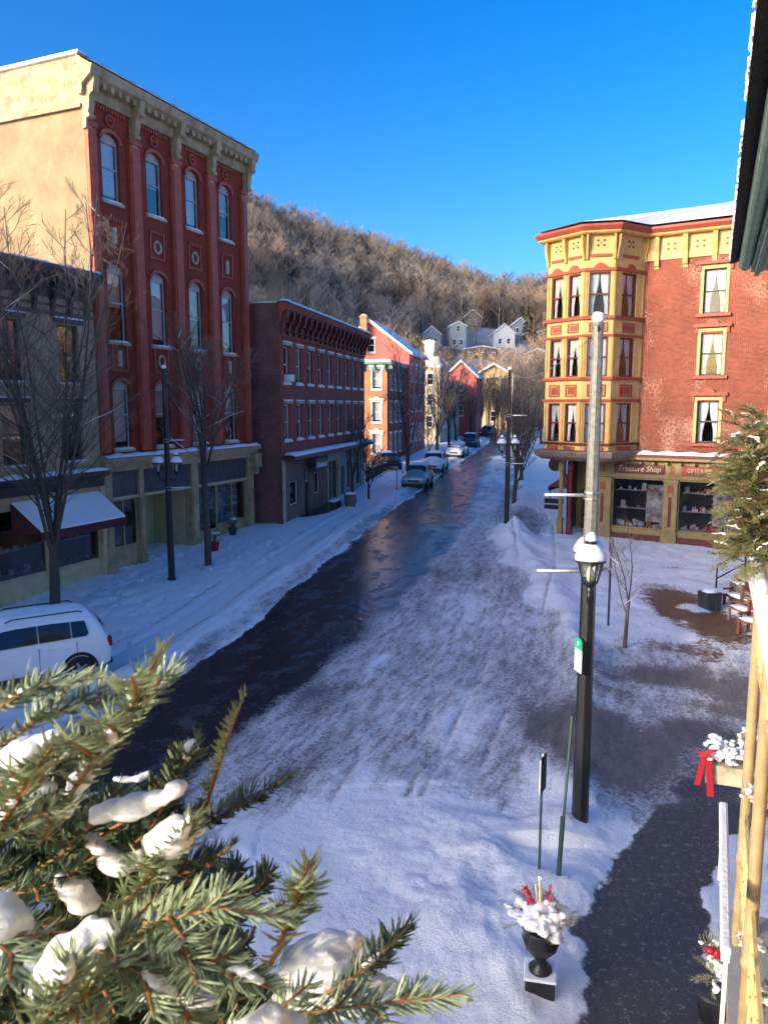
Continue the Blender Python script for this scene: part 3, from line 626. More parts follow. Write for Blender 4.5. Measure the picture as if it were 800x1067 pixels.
for i in range(6):
    a = .4+i*2.62; b_ = a+2.32
    if b_ > LB: b_ = LB-.3
    MB().box(a, b_, .0, .1, 3.3, 3.7).build('sign_board', 'beige', Bg)
    if i != 3: shopwin(Bg, a, b_, .8, 3.28, fr='cream')
    else:
        MB().box(a, b_, 1.2, 1.25, -.4, 3.3).build('entry_wall', 'cream', Bg); dd = MB().box(a+.6, a+1.6, 1.12, 1.2, 0, 2.2).build('door', 'dark', Bg)
k = MB(); k.box(.05, LB-.05, 1.6, 1.65, -.4, 4.2); k.build('room_shade_sheet', 'room', Bg)
# awning on it
k = MB(); a0, a1 = so-4.35, so-.25
k.add([(a0, -.02, 3.45), (a1, -.02, 3.45), (a1, -1.35, 2.55), (a0, -1.35, 2.55), (a0, -.02, 3.40), (a1, -.02, 3.40), (a1, -1.35, 2.50), (a0, -1.35, 2.50)], [(0, 3, 2, 1), (4, 5, 6, 7), (0, 1, 5, 4), (1, 2, 6, 5), (2, 3, 7, 6), (3, 0, 4, 7)])
k.box(a0, a1, -1.37, -1.35, 2.28, 2.52); k.add([(a0, -.02, 3.42), (a0, -1.35, 2.52), (a0, -.02, 2.5)], [(0, 1, 2)]); k.add([(a1, -.02, 3.42), (a1, -1.35, 2.52), (a1, -.02, 2.5)], [(0, 2, 1)])
aw = k.build('awning', 'awning', Bg)
k = MB(); k.add([(a0+.03, -.05, 3.47), (a1-.03, -.05, 3.47), (a1-.03, -1.36, 2.57), (a0+.03, -1.36, 2.57), (a0+.03, -.05, 3.53), (a1-.03, -.05, 3.53), (a1-.03, -1.33, 2.64), (a0+.03, -1.33, 2.64)], [(0, 1, 2, 3), (4, 7, 6, 5), (0, 4, 5, 1), (1, 5, 6, 2), (2, 6, 7, 3), (3, 7, 4, 0)]); k.build('snow', 'snow', aw, bevel=.02)

# --- unseen row added to shade the street, heights set for the sun
def plain_block(nm, label, s0, s1, H, m, seed):
    o = building(nm, label, -11+.393*s0, 29.9+.92*s0, D1, -.1); L = s1-s0-.03
    n = int(L/2.6); cs = [L*(i+.5)/n for i in range(n)]; rows = [z for z in (4.6, 7.5) if z+2 < H-.5]
    wall_mb(L, -.5, H, [(c-.5, c+.5, z, z+2) for c in cs for z in rows]+[(c-1., c+1., .7, 3.1) for c in cs]).build('wall', m, o); bodybox(L, 14, H+.3).build('side_wall', m, o)
    w = make_window(o, 1.0, 2.0, 'white', 'snow', curtain='white'); [put(w, o, c, z) for c in cs for z in rows]
    s = make_window(o, 2.0, 2.4, 'cream', None, mull=0); [put(s, o, c, .7) for c in cs]
    MB().box(.02, L-.02, 1, 1.05, -.4, H).build('room_shade_sheet', 'room', o); MB().box(0, L, -.4, -.002, H-.3, H+.05).build('cornice', 'cream', o)
    roofsnow(o, 0, L, -.3, 14, H+.3, seed)
plain_block('shade_row_house', 'unseen red brick row building added past the left edge to shade the shopfront', -28, -16, 13.2, 'brick2', 3)
plain_block('shade_row_house', 'unseen low pink row building added at left, kept low to let sun reach the square', -38, -28, 9.4, 'pink', 6)
plain_block('shade_row_house', 'unseen orange brick row building added farther behind at left to shade the street', -66, -38, 10.0, 'brick3', 4)
plain_block('shade_row_house', 'unseen brown brick row building added farthest behind at left to shade the street', -98, -66, 10.6, 'brickb', 5)

# --- second red building
D2 = Vector((.214, .977)).normalized()
B2 = building('red_brick_building', 'three storey dark red brick building with snowy cornice, past the tall block', -5.3, 40, D2, .45)
L2 = 18.; H2 = 11.2; z_ = .45
cs = [.95+2.0*i for i in range(9)]; rows = [4.55, 7.55]
wall_mb(L2, 3.7, H2, [(c-.42, c+.42, z, z+1.85) for c in cs for z in rows]).build('wall', 'brick2', B2)
bodybox(L2, 13, H2+.3).build('side_wall', 'brick2s', B2); MB().box(.02, L2-.02, 1, 1.05, .2, H2).build('room_shade_sheet', 'room', B2)
MB().box(.02, L2-.02, .02, 12.9, 11.3, 11.4).build('roof', 'shingle', B2); roofsnow(B2, 0, L2, .1, 13, 11.55, 12)
wp = {}
for r, z in enumerate(rows):
    for i, c in enumerate(cs):
        key = (i*2+r) % 3
        if key not in wp: wp[key] = make_window(B2, .84, 1.85, 'white', 'snow', hood='flat', hoodm='stone', framem='white', curtain=('white', None, 'blind')[key])
        put(wp[key], B2, c, z)
k = MB(); k.prism([(0, 10.55), (-.12, 10.6), (-.2, 11.05), (-.48, 11.2), (-.55, 11.5), (0, 11.55)], -.1, L2+.1, 'x'); k.box(-.05, L2+.05, -.1, -.002, 9.85, 9.97); k.build('cornice', 'brick2', B2)
for i in range(19):
    k = MB(); x = .1+i*(L2-.2)/18; k.prism([(-.003, 10.0), (-.12, 10.0), (-.2, 10.5), (-.42, 10.8), (-.46, 11.18), (-.003, 11.18)], x-.09, x+.09, 'x'); k.build('bracket', 'maroon', B2)
    if i < 18: MB().lathe([(.0, 0), (.2, .02), (.22, .1), (0.01, .16)], 10, (x+.5, -.05, 10.15)).build('ornament', 'maroon', B2)
ledge_snow(B2, -.1, L2+.1, -.55, .1, 11.53, 14, .16)
k = MB(); k.box(0, L2, -.7, -.002, 3.5, 3.72); k.build('canopy', 'maroon', B2); ledge_snow(B2, 0, L2, -.72, -.01, 3.72, 15, .16)
gl = [(1.2, 2.6, .95, 2.25), (5.6, 6.7, 1.1, 2.4), (3.7, 4.5, 2.0, 2.9), (13.0, 14.1, .6, 2.6), (15.4, 17.0, .6, 2.6)]
wall_mb(8.2, -.6, 3.5, gl[:3]+[(3.7, 4.5, 0, 1.95)], x0=.35).build('shop_wall', 'brickb', B2)
MB().box(0, .35, -.06, .2, -.6, 3.5).build('shop_pilaster', 'stone', B2); wall_mb(L2, -.6, 3.5, gl[3:]+[(11.4, 12.4, 0, 2.3)], x0=10.9).build('shop_wall', 'concrete', B2)
for a, b_, z0, z1 in gl: w = make_window(B2, b_-a, z1-z0, 'white', None, mull=0); w.location = ((a+b_)/2, 0, z0)
w = MB(); w.box(8.2, 8.4, -.05, .3, -.6, 3.5); w.box(10.7, 10.9, -.05, .3, -.6, 3.5); w.box(8.4, 10.7, -.02, .2, 2.9, 3.5); w.build('shop_pilaster', 'stone', B2); shopwin(B2, 8.4, 10.7, .3, 2.88, fr='stone', mulls=(9.5,))
for x, z0, z1 in ((4.1, 0, 1.95), (11.9, 0, 2.3)):
    dd = MB().box(x-.4, x+.4, .15, .2, z0, z1).build('door', 'dark', B2); MB().box(x+.28, x+.33, .1, .15, .95, 1.05).build('handle', 'metal', dd)
ac = MB(); ac.box(.72, 1.2, -.35, .1, 7.6, 7.95); ac.build('air_conditioner', 'white', B2, bevel=.02)
sg = thing('hanging_sign', 'black oval-ended sign with white script under the canopy of the dark red building', 'sign', (0, 0, 0))
sg.location = Vector((-5.3, 40, .45))+Vector((D2.x, D2.y, 0))*4.9+Vector((D2.y, -D2.x, 0))*.62+Vector((0, 0, 2.95)); sg.rotation_euler.z = atan2(D2.y, D2.x)
k = MB(); n = 24; pl = [(1.35*(abs(cos(t))**.6)*(1 if cos(t) > 0 else -1), .42*(abs(sin(t))**.6)*(1 if sin(t) > 0 else -1)) for t in [2*pi*i/n for i in range(n)]]
k.prism(pl, -.04, .04, 'y'); k.build('board', 'signblack', sg); text_mesh('lettering', 'Athenmark', .52, 'white', sg, (0, -.055, .02), (pi/2, 0, 0), .3, .01, xs=.9)
k = MB(); k.box(-1, -.96, -.02, .02, .3, .62); k.box(.96, 1, -.02, .02, .3, .62); k.build('bracket', 'iron', sg)
# ------------------------------------------------------------------ farther buildings
D3 = Vector((.977, -.214)).normalized()
def side_win(o, face, pos, z, w=.8, h=1.6, fm='white', L=0):
    """a window standing proud of a plain wall; face 'f' = front (y=0), 'r' = right side (x=L)"""
    k = MB(); a = w/2; k.box(-a, -a+.08, -.05, .0, 0, h); k.box(a-.08, a, -.05, .0, 0, h); k.box(-a+.08, a-.08, -.05, 0, 0, .08); k.box(-a+.08, a-.08, -.05, 0, h-.08, h); k.box(-a+.08, a-.08, -.045, 0, h/2-.03, h/2+.03); k.box(-a-.12, a+.12, -.1, 0, h+.002, h+.14)
    f = k.build('window', fm, o); MB().box(-a+.08, a-.08, -.02, -.004, .08, h-.08).build('pane', 'carglass', f); MB().box(-a-.08, a+.08, -.14, .0, -.12, -.004).build('sill', fm, f)
    if face == 'f': f.location = (pos, 0, z)
    else: f.location = (L, pos, z); f.rotation_euler.z = pi/2
    return f
def gable_house(nm, label, x, y, d, L, Dp, ze, za, wm, z0=None, wins=(), chim=None, apx=.5, over=.35, cat='house', snowm='snow', group=None):
    o = thing(nm, label, cat, (x, y, zg(y)-.1 if z0 is None else z0), atan2(d[1], d[0]), group)
    k = MB(); k.prism([(0, -1.5), (L, -1.5), (L, ze), (L*apx, za), (0, ze)], 0, Dp, 'y'); k.build('wall', wm, o)
    k = MB(); s = MB(); t = .14
    for (ax, az), sg in (((0, ze), -1), ((L, ze), 1)):
        px = L*apx; dx, dz = ax-px, az-za; e = over/abs(dx); ex, ez = ax+dx*e, az+dz*e
        k.prism([(px, za+.01), (ex, ez+.01), (ex, ez+.01+t), (px, za+.01+t)], -over, Dp+over, 'y')
        s.prism([(px, za+.012+t), (ex, ez+.012+t), (ex, ez+t+.14), (px, za+t+.19)], -over+.02, Dp+over-.02, 'y')
    r = k.build('roof', 'white', o); s.build('snow_cover', snowm, r)
    if chim:
        cx, cy, w, zt = chim; c = MB(); c.box(cx-w, cx+w, cy-w, cy+w, ze, zt); c.box(cx-w-.08, cx+w+.08, cy-w-.08, cy+w+.08, zt, zt+.2); c = c.build('chimney', 'brick3', o); MB().blob((cx, cy, zt+.22), (w, w, .18), .2, 1, 2).build('snow', 'snow', c, True)
    for w in wins: side_win(o, w[0], w[1], w[2], *(w[3:]), L=L) if len(w) > 3 else side_win(o, *w, L=L)
    return o
# orange brick house with the green cornice
z3 = 1.4; O3 = Vector((.3, 72))-D3*6.5
B3 = thing('brick_house', 'orange brick house with a green bracketed cornice, end-on beyond the dark red building', 'house', (O3.x, O3.y, z3), atan2(D3.y, D3.x))
wall_mb(6.5, -1.5, 9.2, [(x-.42, x+.42, z-z3, z-z3+1.9) for x in (1.3, 3.4, 5.5) for z in (8.3, 5.25, 2.3)]).build('wall', 'brick3', B3)
MB().box(.02, 6.48, 1, 1.05, -1, 9.1).build('room_shade_sheet', 'room', B3)
w = make_window(B3, .84, 1.9, 'white', 'snow', hood='cap', hoodm='white', frame_out=.08, framem='white', curtain='white'); [put(w, B3, x, z-z3) for x in (1.3, 3.4, 5.5) for z in (8.3, 5.25, 2.3)]
bodybox(6.5, 8, 9.2).build('side_wall', 'brick2s', B3)  # darker brick puts the shade of the street face into the colour
k = MB(); k.prism([(0, 8.75), (-.06, 8.75), (-.1, 9.1), (-.45, 9.2), (-.5, 9.38), (0, 9.4)], -.5, 7.0, 'x'); k.box(6.503, 7.0, -.0, 8, 9.15, 9.4); k.box(6.503, 6.6, 0, 8, 8.75, 9.14); k.build('cornice', 'greenp', B3)
for i in range(7): k = MB(); x = .2+i*1.02; k.prism([(-.003, 8.5), (-.12, 8.5), (-.4, 9.15), (-.003, 9.15)], x-.07, x+.07, 'x'); k.build('bracket', 'greenp', B3)
for i in range(8): k = MB(); y = .3+i*1.02; k.prism([(6.503, 8.5), (6.6, 8.5), (6.92, 9.15), (6.503, 9.15)], y-.07, y+.07, 'y'); k.build('bracket', 'greenp', B3)
MB().box(-.4, 6.9, -.45, 8, 9.4, 9.5).build('roof', 'white', B3); roofsnow(B3, -.4, 6.9, -.45, 8, 9.5, 31, .2)
for y in (1.5, 3.8, 6.1):
    for z in (8.3, 5.25, 2.3): side_win(B3, 'r', y, z-z3, .85, 1.9, L=6.5)
Og = Vector((-1.45, 80.2))-D3*4.1; z4 = 1.6
gable_house('gabled_house', 'pink-red gabled house with snowy roof and brick chimney rising behind the orange brick house', Og.x, Og.y, D3, 8.2, 10, 10.5, 13.6, 'pink', z4, wins=[('f', 4.2, 10.6, .9, 1.4)]+[('r', y, z, .85, 1.7) for y in (1.5, 4, 6.5, 8.8) for z in (1.5, 4.6, 7.7)], chim=(3.6, -.36, .34, 14.0))
# pale tower house
Ot = Vector((4.6, 100)); zt = 2.0
TH = thing('stone_tower_house', 'pale stone house with a white cupola, left of the street past the pink gable', 'house', (Ot.x, Ot.y, zt), atan2(D3.y, D3.x))
k = MB(); k.box(0, 2.6, 0, 9, -1.5, 9.6); k.build('wall', 'stone', TH); k = MB(); k.prism([(-.2, 9.6), (2.8, 9.6), (2.4, 10.8), (.4, 10.8)], -.2, 9.2, 'y'); r = k.build('roof', 'white', TH); MB().box(.4, 2.4, -.1, 9, 10.8, 10.95).build('snow_cover', 'snow', r)
k = MB(); k.box(.5, 1.7, .4, 1.6, 10.95, 12.7); k.box(.35, 1.85, .25, 1.75, 12.7, 12.95); k.build('cupola', 'white', TH); MB().blob((1.1, 1, 12.97), (.75, .75, .2), .2, 3, 2).build('snow', 'snow', TH, True)
for z in (2, 4.8, 7.4): side_win(TH, 'f', 1.3, z, .8, 1.5, L=2.6)
for yy in (1.5, 3.6, 5.7, 7.8):
    for z in (2, 4.8, 7.4): side_win(TH, 'r', yy, z, .8, 1.5, L=2.6)
gable_house('gabled_house', 'small pinkish red gabled house, left of the street near its far end', 9.2, 116.5, D3, 4.6, 9, 9.0, 11.1, 'pink', 2.1, wins=[('f', 2.3, 6.3, .8, 1.5), ('f', 2.3, 3.2, .8, 1.5)])
gable_house('grey_house', 'grey weathered house between the pale cupola house and the small pink gable', 6.9, 108, D3, 2.6, 8, 7.0, 8.3, 'greytrim', 2.1, wins=[('f', 1.3, 4.3, .7, 1.4), ('f', 1.3, 1.3, .7, 1.4)])
P6 = gable_house('pedimented_building', 'tan building with columns and a low snow-topped gable at the far end of the street', 15.6, 138, D3, 7.6, 10, 9.2, 11.4, 'beige', 2.5, wins=[('f', x, z, .9, 1.8) for x in (1.2, 3.8, 6.4) for z in (1.5, 5.6)], over=.7)
for x in (.3, 2.5, 5.1, 7.3): MB().lathe([(.3, -.5), (.3, 0), (.22, .1), (.19, 8.7), (.3, 8.8), (.3, 9.1)], 10, (x, -.6, 0)).build('column', 'stone', P6)
MB().box(-.1, 7.7, -.95, -.003, 9.1, 9.5).build('entablature', 'stone', P6)
# houses on the hillside
def hh_(x, y): return float(hz(np.array(float(x)), np.array(float(y))))
for (x, y), (nm, lab, L, Dp, ze, za, wm, ch) in zip(HOUSES[:3], [
    ('hillside_house', 'tall bluish white house on the wooded hillside, left of the other hillside houses', 4.4, 7, 6.6, 7.6, 'greytrim', None),
    ('hillside_house', 'white gabled house with a long snowy roof on the wooded hillside', 6, 9, 4.5, 7, 'white', None),
    ('hillside_house', 'tan hillside house with a tall chimney and snowy roof, the one nearest the yellow bay', 7, 8, 4.0, 6.3, 'beige', (1.6, 3, .45, 9.4))]):
    gable_house(nm, lab, x-L/2, y, (1, 0) if nm != 'x' else D3, L, Dp, ze, za, wm, hh_(x, y)-.6, wins=[('f', L*.3, 1.6, .9, 1.5), ('f', L*.7, 1.6, .9, 1.5)]+([('f', L*.5, 5.2, .9, 1.5)] if ze > 5 else []), chim=ch, group='houses on the hillside')
o = gable_house('hillside_house', 'long dark hillside building with a flat snowy roof below the white gabled house', 21, 204, (1, 0), 9, 6, 3.2, 3.9, 'brickb', hh_(24, 204)-.8, wins=[('f', x, 1.1, .9, 1.3) for x in (1.5, 4.5, 7.5)], group='houses on the hillside')
o = gable_house('hillside_house', 'low dark hillside house with a small snowy roof under the chimney house', 37, 206, (1, 0), 7, 6, 3.2, 4.6, 'brickb', hh_(39, 206)-.6, wins=[('f', x, 1.1, .9, 1.3) for x in (1.5, 5.2)], group='houses on the hillside')
for hx_, hy_, lab in ((13, 214, 'small snowy-roofed house on the hillside left of the tall bluish house'), (41, 236, 'small snowy-roofed house high on the hillside between the white gable and the pines'), (27, 240, 'small dark snowy-roofed house highest on the hillside')):
    gable_house('hillside_house', lab, hx_-2.5, hy_, (1, 0), 5, 7, 3.6, 5.6, 'greytrim' if hx_ != 27 else 'brickb', hh_(hx_, hy_)-.5, wins=[('f', 1.5, 1.4, .8, 1.3), ('f', 3.5, 1.4, .8, 1.3)], group='houses on the hillside')
rw = MB(); n = 12
for i in range(n):
    x0, x1 = 16+i*1.9, 16+(i+1)*1.9; z0 = hh_(28, 196)+.12*i; rw.box(x0, x1+.001*i, 196, 196.5, z0-2.5, z0+1.0)
tag(rw.build('retaining_wall', 'stone'), 'long stone retaining wall capped with snow below the hillside houses', 'wall')

# ------------------------------------------------------------------ yellow and brick corner building
DY = Vector((.85, -.53)).normalized(); KY = (11.9, 36.3)
Y = thing('corner_shop_building', 'brick corner building with a yellow and maroon three storey bay window and gift shop below', 'building', (KY[0], KY[1], 0), atan2(DY.y, DY.x))
V4, V3, V2, V1, V0 = (-3.3, 1.2), (-4.07, -1.35), (-2.04, -2.2), (-.82, -1.81), (0, 0)
def sweep(path, prof, mb=None, ends=True):
    mb = mb or MB(); P = [Vector(p) for p in path]; nrm = []
    for i in range(len(P)):
        ds = []
        if i > 0: ds.append((P[i]-P[i-1]).normalized())
        if i < len(P)-1: ds.append((P[i+1]-P[i]).normalized())
        ns = [Vector((d.y, -d.x)) for d in ds]
        if len(ns) == 2: m_ = (ns[0]+ns[1]).normalized(); m_ = m_/max(.4, m_.dot(ns[0]))
        else: m_ = ns[0]
        nrm.append(m_)
    k = len(prof); vs = [(p.x+n.x*o, p.y+n.y*o, z) for p, n in zip(P, nrm) for o, z in prof]
    fs = [(i*k+j, (i+1)*k+j, (i+1)*k+j+1, i*k+j+1) for i in range(len(P)-1) for j in range(k-1)]
    fs += [tuple(range(k)), tuple((len(P)-1)*k+j for j in range(k))[::-1]]
    return mb.add(vs, fs)
LYB = 13.
brows = [(5.1, 1.8), (8.1, 1.75), (10.8, 1.9)]
wc = [3.05, 7.0, 10.8]
wall_mb(LYB, 4.5, 14.3, [(c-.46, c+.46, z+.02, z+h+.1) for c in wc for z, h in brows]).build('wall', 'bricky', Y)
b = bodybox(LYB, 14, 14.3, x0=-3.3); b.build('side_wall', 'bricky', Y); MB().add([(-3.3, 1.5, -1), (-1.9, 1.5, -1), (-1.9, 1.5, 14.3), (-3.3, 1.5, 14.3)], [(0, 1, 2, 3)]).build('corner_wall', 'bricky', Y)
MB().box(-.2, LYB-.02, 1.0, 1.05, 4.6, 14.2).build('room_shade_sheet', 'room', Y)
w = make_window(Y, .92, 1.9, 'dark', None, frame_out=.13, framem='yellow', hood='cap', hoodm='rustred', curtain='drape')
MB().box(-.72, .72, -.16, -.003, -.16, -.02).build('sill', 'rustred', w)
for c in wc:
    for z, h in brows: put(w, Y, c, z+.04)
# bay facets
def facet(P, Q, wx, ww):
    P, Q = Vector(P), Vector(Q); Lf = (Q-P).length; d = (Q-P)/Lf; a = atan2(d.y, d.x)
    ops = [(x-ww/2, x+ww/2, z, z+h) for x in wx for z, h in brows]
    o = wall_mb(Lf, 4.5, 14.3, ops, rev=.12).build('bay_wall', 'yellow', Y, loc=(P.x, P.y, 0), rz=a)
    k = MB(); k.box(.3, Lf-.3, .45, .47, 4.6, 14.2)
    k.build('room_shade_sheet', 'room', o)
    for x in wx:
        for z, h in brows:
            key = (round(ww, 2), h)
            if key not in bayw: bayw[key] = make_window(o, ww, h, 'maroon', None, curtain='drape', y=.05); bayw[key].location = (x, 0, z)
            else: dup(bayw[key], o, (x, 0, z))
    for z0, z1 in ((9.98, 10.6), (7.1, 7.85), (4.62, 5.0)):
        for x in wx:
            k = MB(); s = ww*.44; k.box(x-s, x+s, -.045, -.001, z0+.1, z0+.16); k.box(x-s, x+s, -.045, -.001, z1-.16, z1-.1); k.box(x-s, x-s+.06, -.045, -.001, z0+.16, z1-.16); k.box(x+s-.06, x+s, -.045, -.001, z0+.16, z1-.16); k.box(x-s+.12, x+s-.12, -.03, -.001, z0+.2, z1-.2); k.build('apron_panel', 'rustred', o)
    ed = [0.02]+[(a_+b_)/2 for a_, b_ in zip(wx, wx[1:])]+[Lf-.02]
    for x in ed:
        k = MB(); x0, x1 = max(0.0, x-.07), min(Lf, x+.07); 
        for z0, z1 in ((5.06, 6.95), (8.06, 9.86), (10.76, 12.72)): MB().box(x0, x1, -.05, -.002, z0, z1).build('mullion', 'yellowd', o)
        k = MB(); k.prism([(-.002, 13.2), (-.1, 13.25), (-.16, 13.6), (-.24, 13.9), (-.26, 14.28), (-.002, 14.28)], x0, x1, 'x'); k.build('bracket', 'yellowd', o)
    for x in wx: ornament(o, x, 13.95); k = MB(); k.box(x-ww/2, x+ww/2, -.07, -.002, 13.35, 13.47); k.build('frieze_moulding', 'rustred', o); k = MB(); k.prism([(x-.3, 12.86), (x+.3, 12.86), (x+.2, 13.0), (x+.08, 13.08), (x-.08, 13.08), (x-.2, 13.0)], -.1, -.002, 'y'); k.build('crest', 'rustred', o)
def ornament(o, x, z, s=.13):
    k = MB()
    for sx in (-1, 1):
        for sz in (-1, 1):
            c = (x+sx*s, z+sz*s*.8); k.prism([(c[0]-.07, c[1]), (c[0], c[1]-.07), (c[0]+.07, c[1]), (c[0], c[1]+.07)], -.012, -.001, 'y')
    k.prism([(x-.05, z), (x, z-.05), (x+.05, z), (x, z+.05)], -.012, -.001, 'y'); k.build('ornament', 'maroon', o)
bayw = {}
facet(V4, V3, [1.3], .9); facet(V3, V2, [.58, 1.6], .72); facet(V2, V1, [.64], .92); facet(V1, V0, [1.0], 1.0)
bay = [V4, V3, V2, V1, V0]
for z0, t, m_, pr in ((4.98, .1, 'maroon', .14), (6.97, .12, 'rustred', .1), (7.95, .13, 'rustred', .14), (9.88, .1, 'rustred', .1), (10.64, .14, 'rustred', .14), (12.74, .13, 'rustred', .12), (6.93-.9, 0, None, 0)):
    if m_: sweep(bay, [(.002, z0), (pr, z0), (pr, z0+t), (.002, z0+t)]).build('band', m_, Y)
sweep(bay, [(-.4, 4.25), (.05, 4.25), (.30, 4.42), (.36, 4.6), (.36, 4.7), (.002, 4.74)]).build('bay_base', 'brickb', Y)
k = MB(); k.add([(x, y, 4.3) for x, y in bay], [(0, 1, 2, 3, 4)]); k.add([(x, y, 14.25) for x, y in bay], [(0, 1, 2, 3, 4)]); k.build('bay_soffit', 'brickb', Y)
# frieze on the brick face
MB().box(.002, LYB, -.06, -.001, 13.3, 14.3).build('frieze', 'yellow', Y)
for i in range(11):
    x = .55+i*1.22
    k = MB(); k.prism([(-.062, 13.0), (-.16, 13.05), (-.19, 13.6), (-.27, 13.9), (-.29, 14.28), (-.062, 14.28)], x-.1, x+.1, 'x'); k.box(x-.1, x+.1, -.061, -.002, 12.9, 13.29); k.build('bracket', 'yellowd', Y)
    o_ = MB(); 
    for sx in (-1, 1):
        for sz in (-1, 1):
            c = (x+.61+sx*.14, 13.85+sz*.11); o_.prism([(c[0]-.07, c[1]), (c[0], c[1]-.07), (c[0]+.07, c[1]), (c[0], c[1]+.07)], -.073, -.061, 'y')
    o_.build('ornament', 'maroon', Y)
roofline = [(-3.3, 13), V4, V3, V2, V1, (0+.05, 0-.05), (LYB, -.05)]
sweep(roofline, [(-.3, 14.3), (.3, 14.3), (.38, 14.36), (.38, 14.42), (-.3, 14.42)]).build('cornice', 'yellowd', Y)
sweep(roofline, [(-.3, 14.423), (.40, 14.423), (.52, 14.58), (.52, 14.68), (-.3, 14.72)]).build('cornice', 'rustred', Y)
k = MB(); rl = [(-3.3, 13), (-3.3-.5, 1.5), (-4.5, -1.6), (-2.1, -2.7), (-.5, -2.1), (.3, -.5), (LYB, -.5)]; apx = [(3, 9, 17.4), (LYB-3, 9, 18.3), (4.5, 5.2, 17.0)]
vs = [(x, y, 14.8) for x, y in rl]+[(2, 8, 17.3), (LYB-2, 8, 18.4), (LYB, 14, 14.8)]
k.add(vs, [(0, 1, 7), (1, 2, 7), (2, 3, 7), (3, 4, 7), (4, 5, 7), (5, 6, 8, 7), (6, 9, 8), (9, 0, 7, 8)]); k.build('snow_cover', 'snow', Y)
# shop floor
k = MB(); k.box(-1.9, LYB, -.62, -.003, 4.3, 4.42); k.build('shop_cornice', 'ochreshade', Y); k = MB(); k.box(-1.2, LYB, -.66, -.003, 4.423, 4.56); k.build('shop_cornice', 'maroon', Y); ledge_snow(Y, .2, LYB, -.64, -.01, 4.56, 51, .14)
MB().box(-1.9, LYB, -.12, .2, 3.42, 4.3).build('fascia', 'ochreshade', Y)
k = MB(); dentils(k, -1.2, LYB, 24, .12, -.4, -.12, 4.08, 4.2); k.build('modillion', 'ochreshade', Y)
pier = [(-1.85, -1.05), (1.38, 1.98), (4.4, 5.0), (7.5, 8.1), (10.6, 11.2), (12.4, 13.)]
for a, b_ in pier:
    k = MB(); k.box(a, b_, -.26, .2, .2, 3.42); k.box(a-.05, b_+.05, -.32, .2, .2, .95); k.box(a-.04, b_+.04, -.31, -.26, 3.25, 3.4); o_ = k.build('shop_pilaster', 'ochreshade', Y, bevel=.012)
    k = MB(); m_ = (a+b_)/2; k.box(m_-.07, m_+.07, -.275, -.262, 1.2, 2.6); k.build('panel', 'maroon', o_); k = MB(); k.box(m_-.13, m_+.13, -.29, -.262, 2.8, 3.15); k.box(m_-.08, m_+.08, -.15, -.122, 3.65, 4.0); k.build('panel', 'rustred', o_)
for (a0, b0), (a1, b1) in zip(pier, pier[1:]):
    w = shopwin(Y, b0, a1, .98, 3.4, y=-.02, fr='ochreshade', base=False); MB().box(b0, a1, -.1, .15, .72, .977).build('sill', 'ochreshade', Y); MB().box(b0, a1, -.2, .1, -.5, .716).build('stall_riser', 'maroon', Y)
for a, b_ in pier: MB().box(a-.06, b_+.06, -.34, .1, -.5, .197).build('plinth', 'maroon', Y)
MB().box(-1.8, LYB-.1, 1.6, 1.65, 0, 4.2).build('room_shade_sheet', 'room', Y)
k = MB(); k.box(-3.25, -1.9, 1.4, 1.5, -.3, 4.25); k.build('entry_wall', 'ochreshade', Y); dd = MB().box(-2.95, -2.1, 1.3, 1.4, .3, 2.6).build('door', 'maroon', Y); MB().box(-2.85, -2.2, 1.28, 1.3, 1.2, 2.4).build('pane', 'carglass', dd); MB().box(-2.2, -2.15, 1.22, 1.28, 1.3, 1.45).build('handle', 'metal', dd)
for (cx_, cy_) in ((-3.35, -.75), (-2.95, -.55)):
    c = MB(); c.box(cx_-.13, cx_+.13, cy_-.13, cy_+.13, .0, 1.3); c.lathe([(.13, 1.3), (.11, 1.4), (.10, 3.6), (.15, 3.7), (.15, 4.28)], 10, (cx_, cy_, 0)); c.build('column', 'maroon' if cx_ > -3.2 else 'ochreshade', Y, bevel=.01)
def shopsign(x0, x1, bg, txt, size, shear, lab, col='cream', ys=1):
    s = thing('shop_sign', lab, 'sign'); cx_ = (x0+x1)/2
    s.location = Vector((KY[0], KY[1], 0))+Vector((DY.x, DY.y, 0))*cx_+Vector((DY.y, -DY.x, 0))*.15+Vector((0, 0, 3.84)); s.rotation_euler.z = atan2(DY.y, DY.x)
    a = (x1-x0)/2; MB().box(-a, a, -.04, .0, -.22, .22).build('board', bg, s, bevel=.015); text_mesh('lettering', txt, size, col, s, (0, -.046, 0), (pi/2, 0, 0), shear, .005, xs=ys); return s
shopsign(-.95, 1.35, 'maroon', 'Treasure Shop', .36, .25, 'maroon sign reading Treasure Shop over the left shop window', 'cream', .92)
shopsign(2.1, 4.7, 'rustred', 'GIFTS & IRISH IMPORTS', .25, 0, 'rust red sign reading GIFTS & IRISH IMPORTS over the right shop window', 'cream', .82)
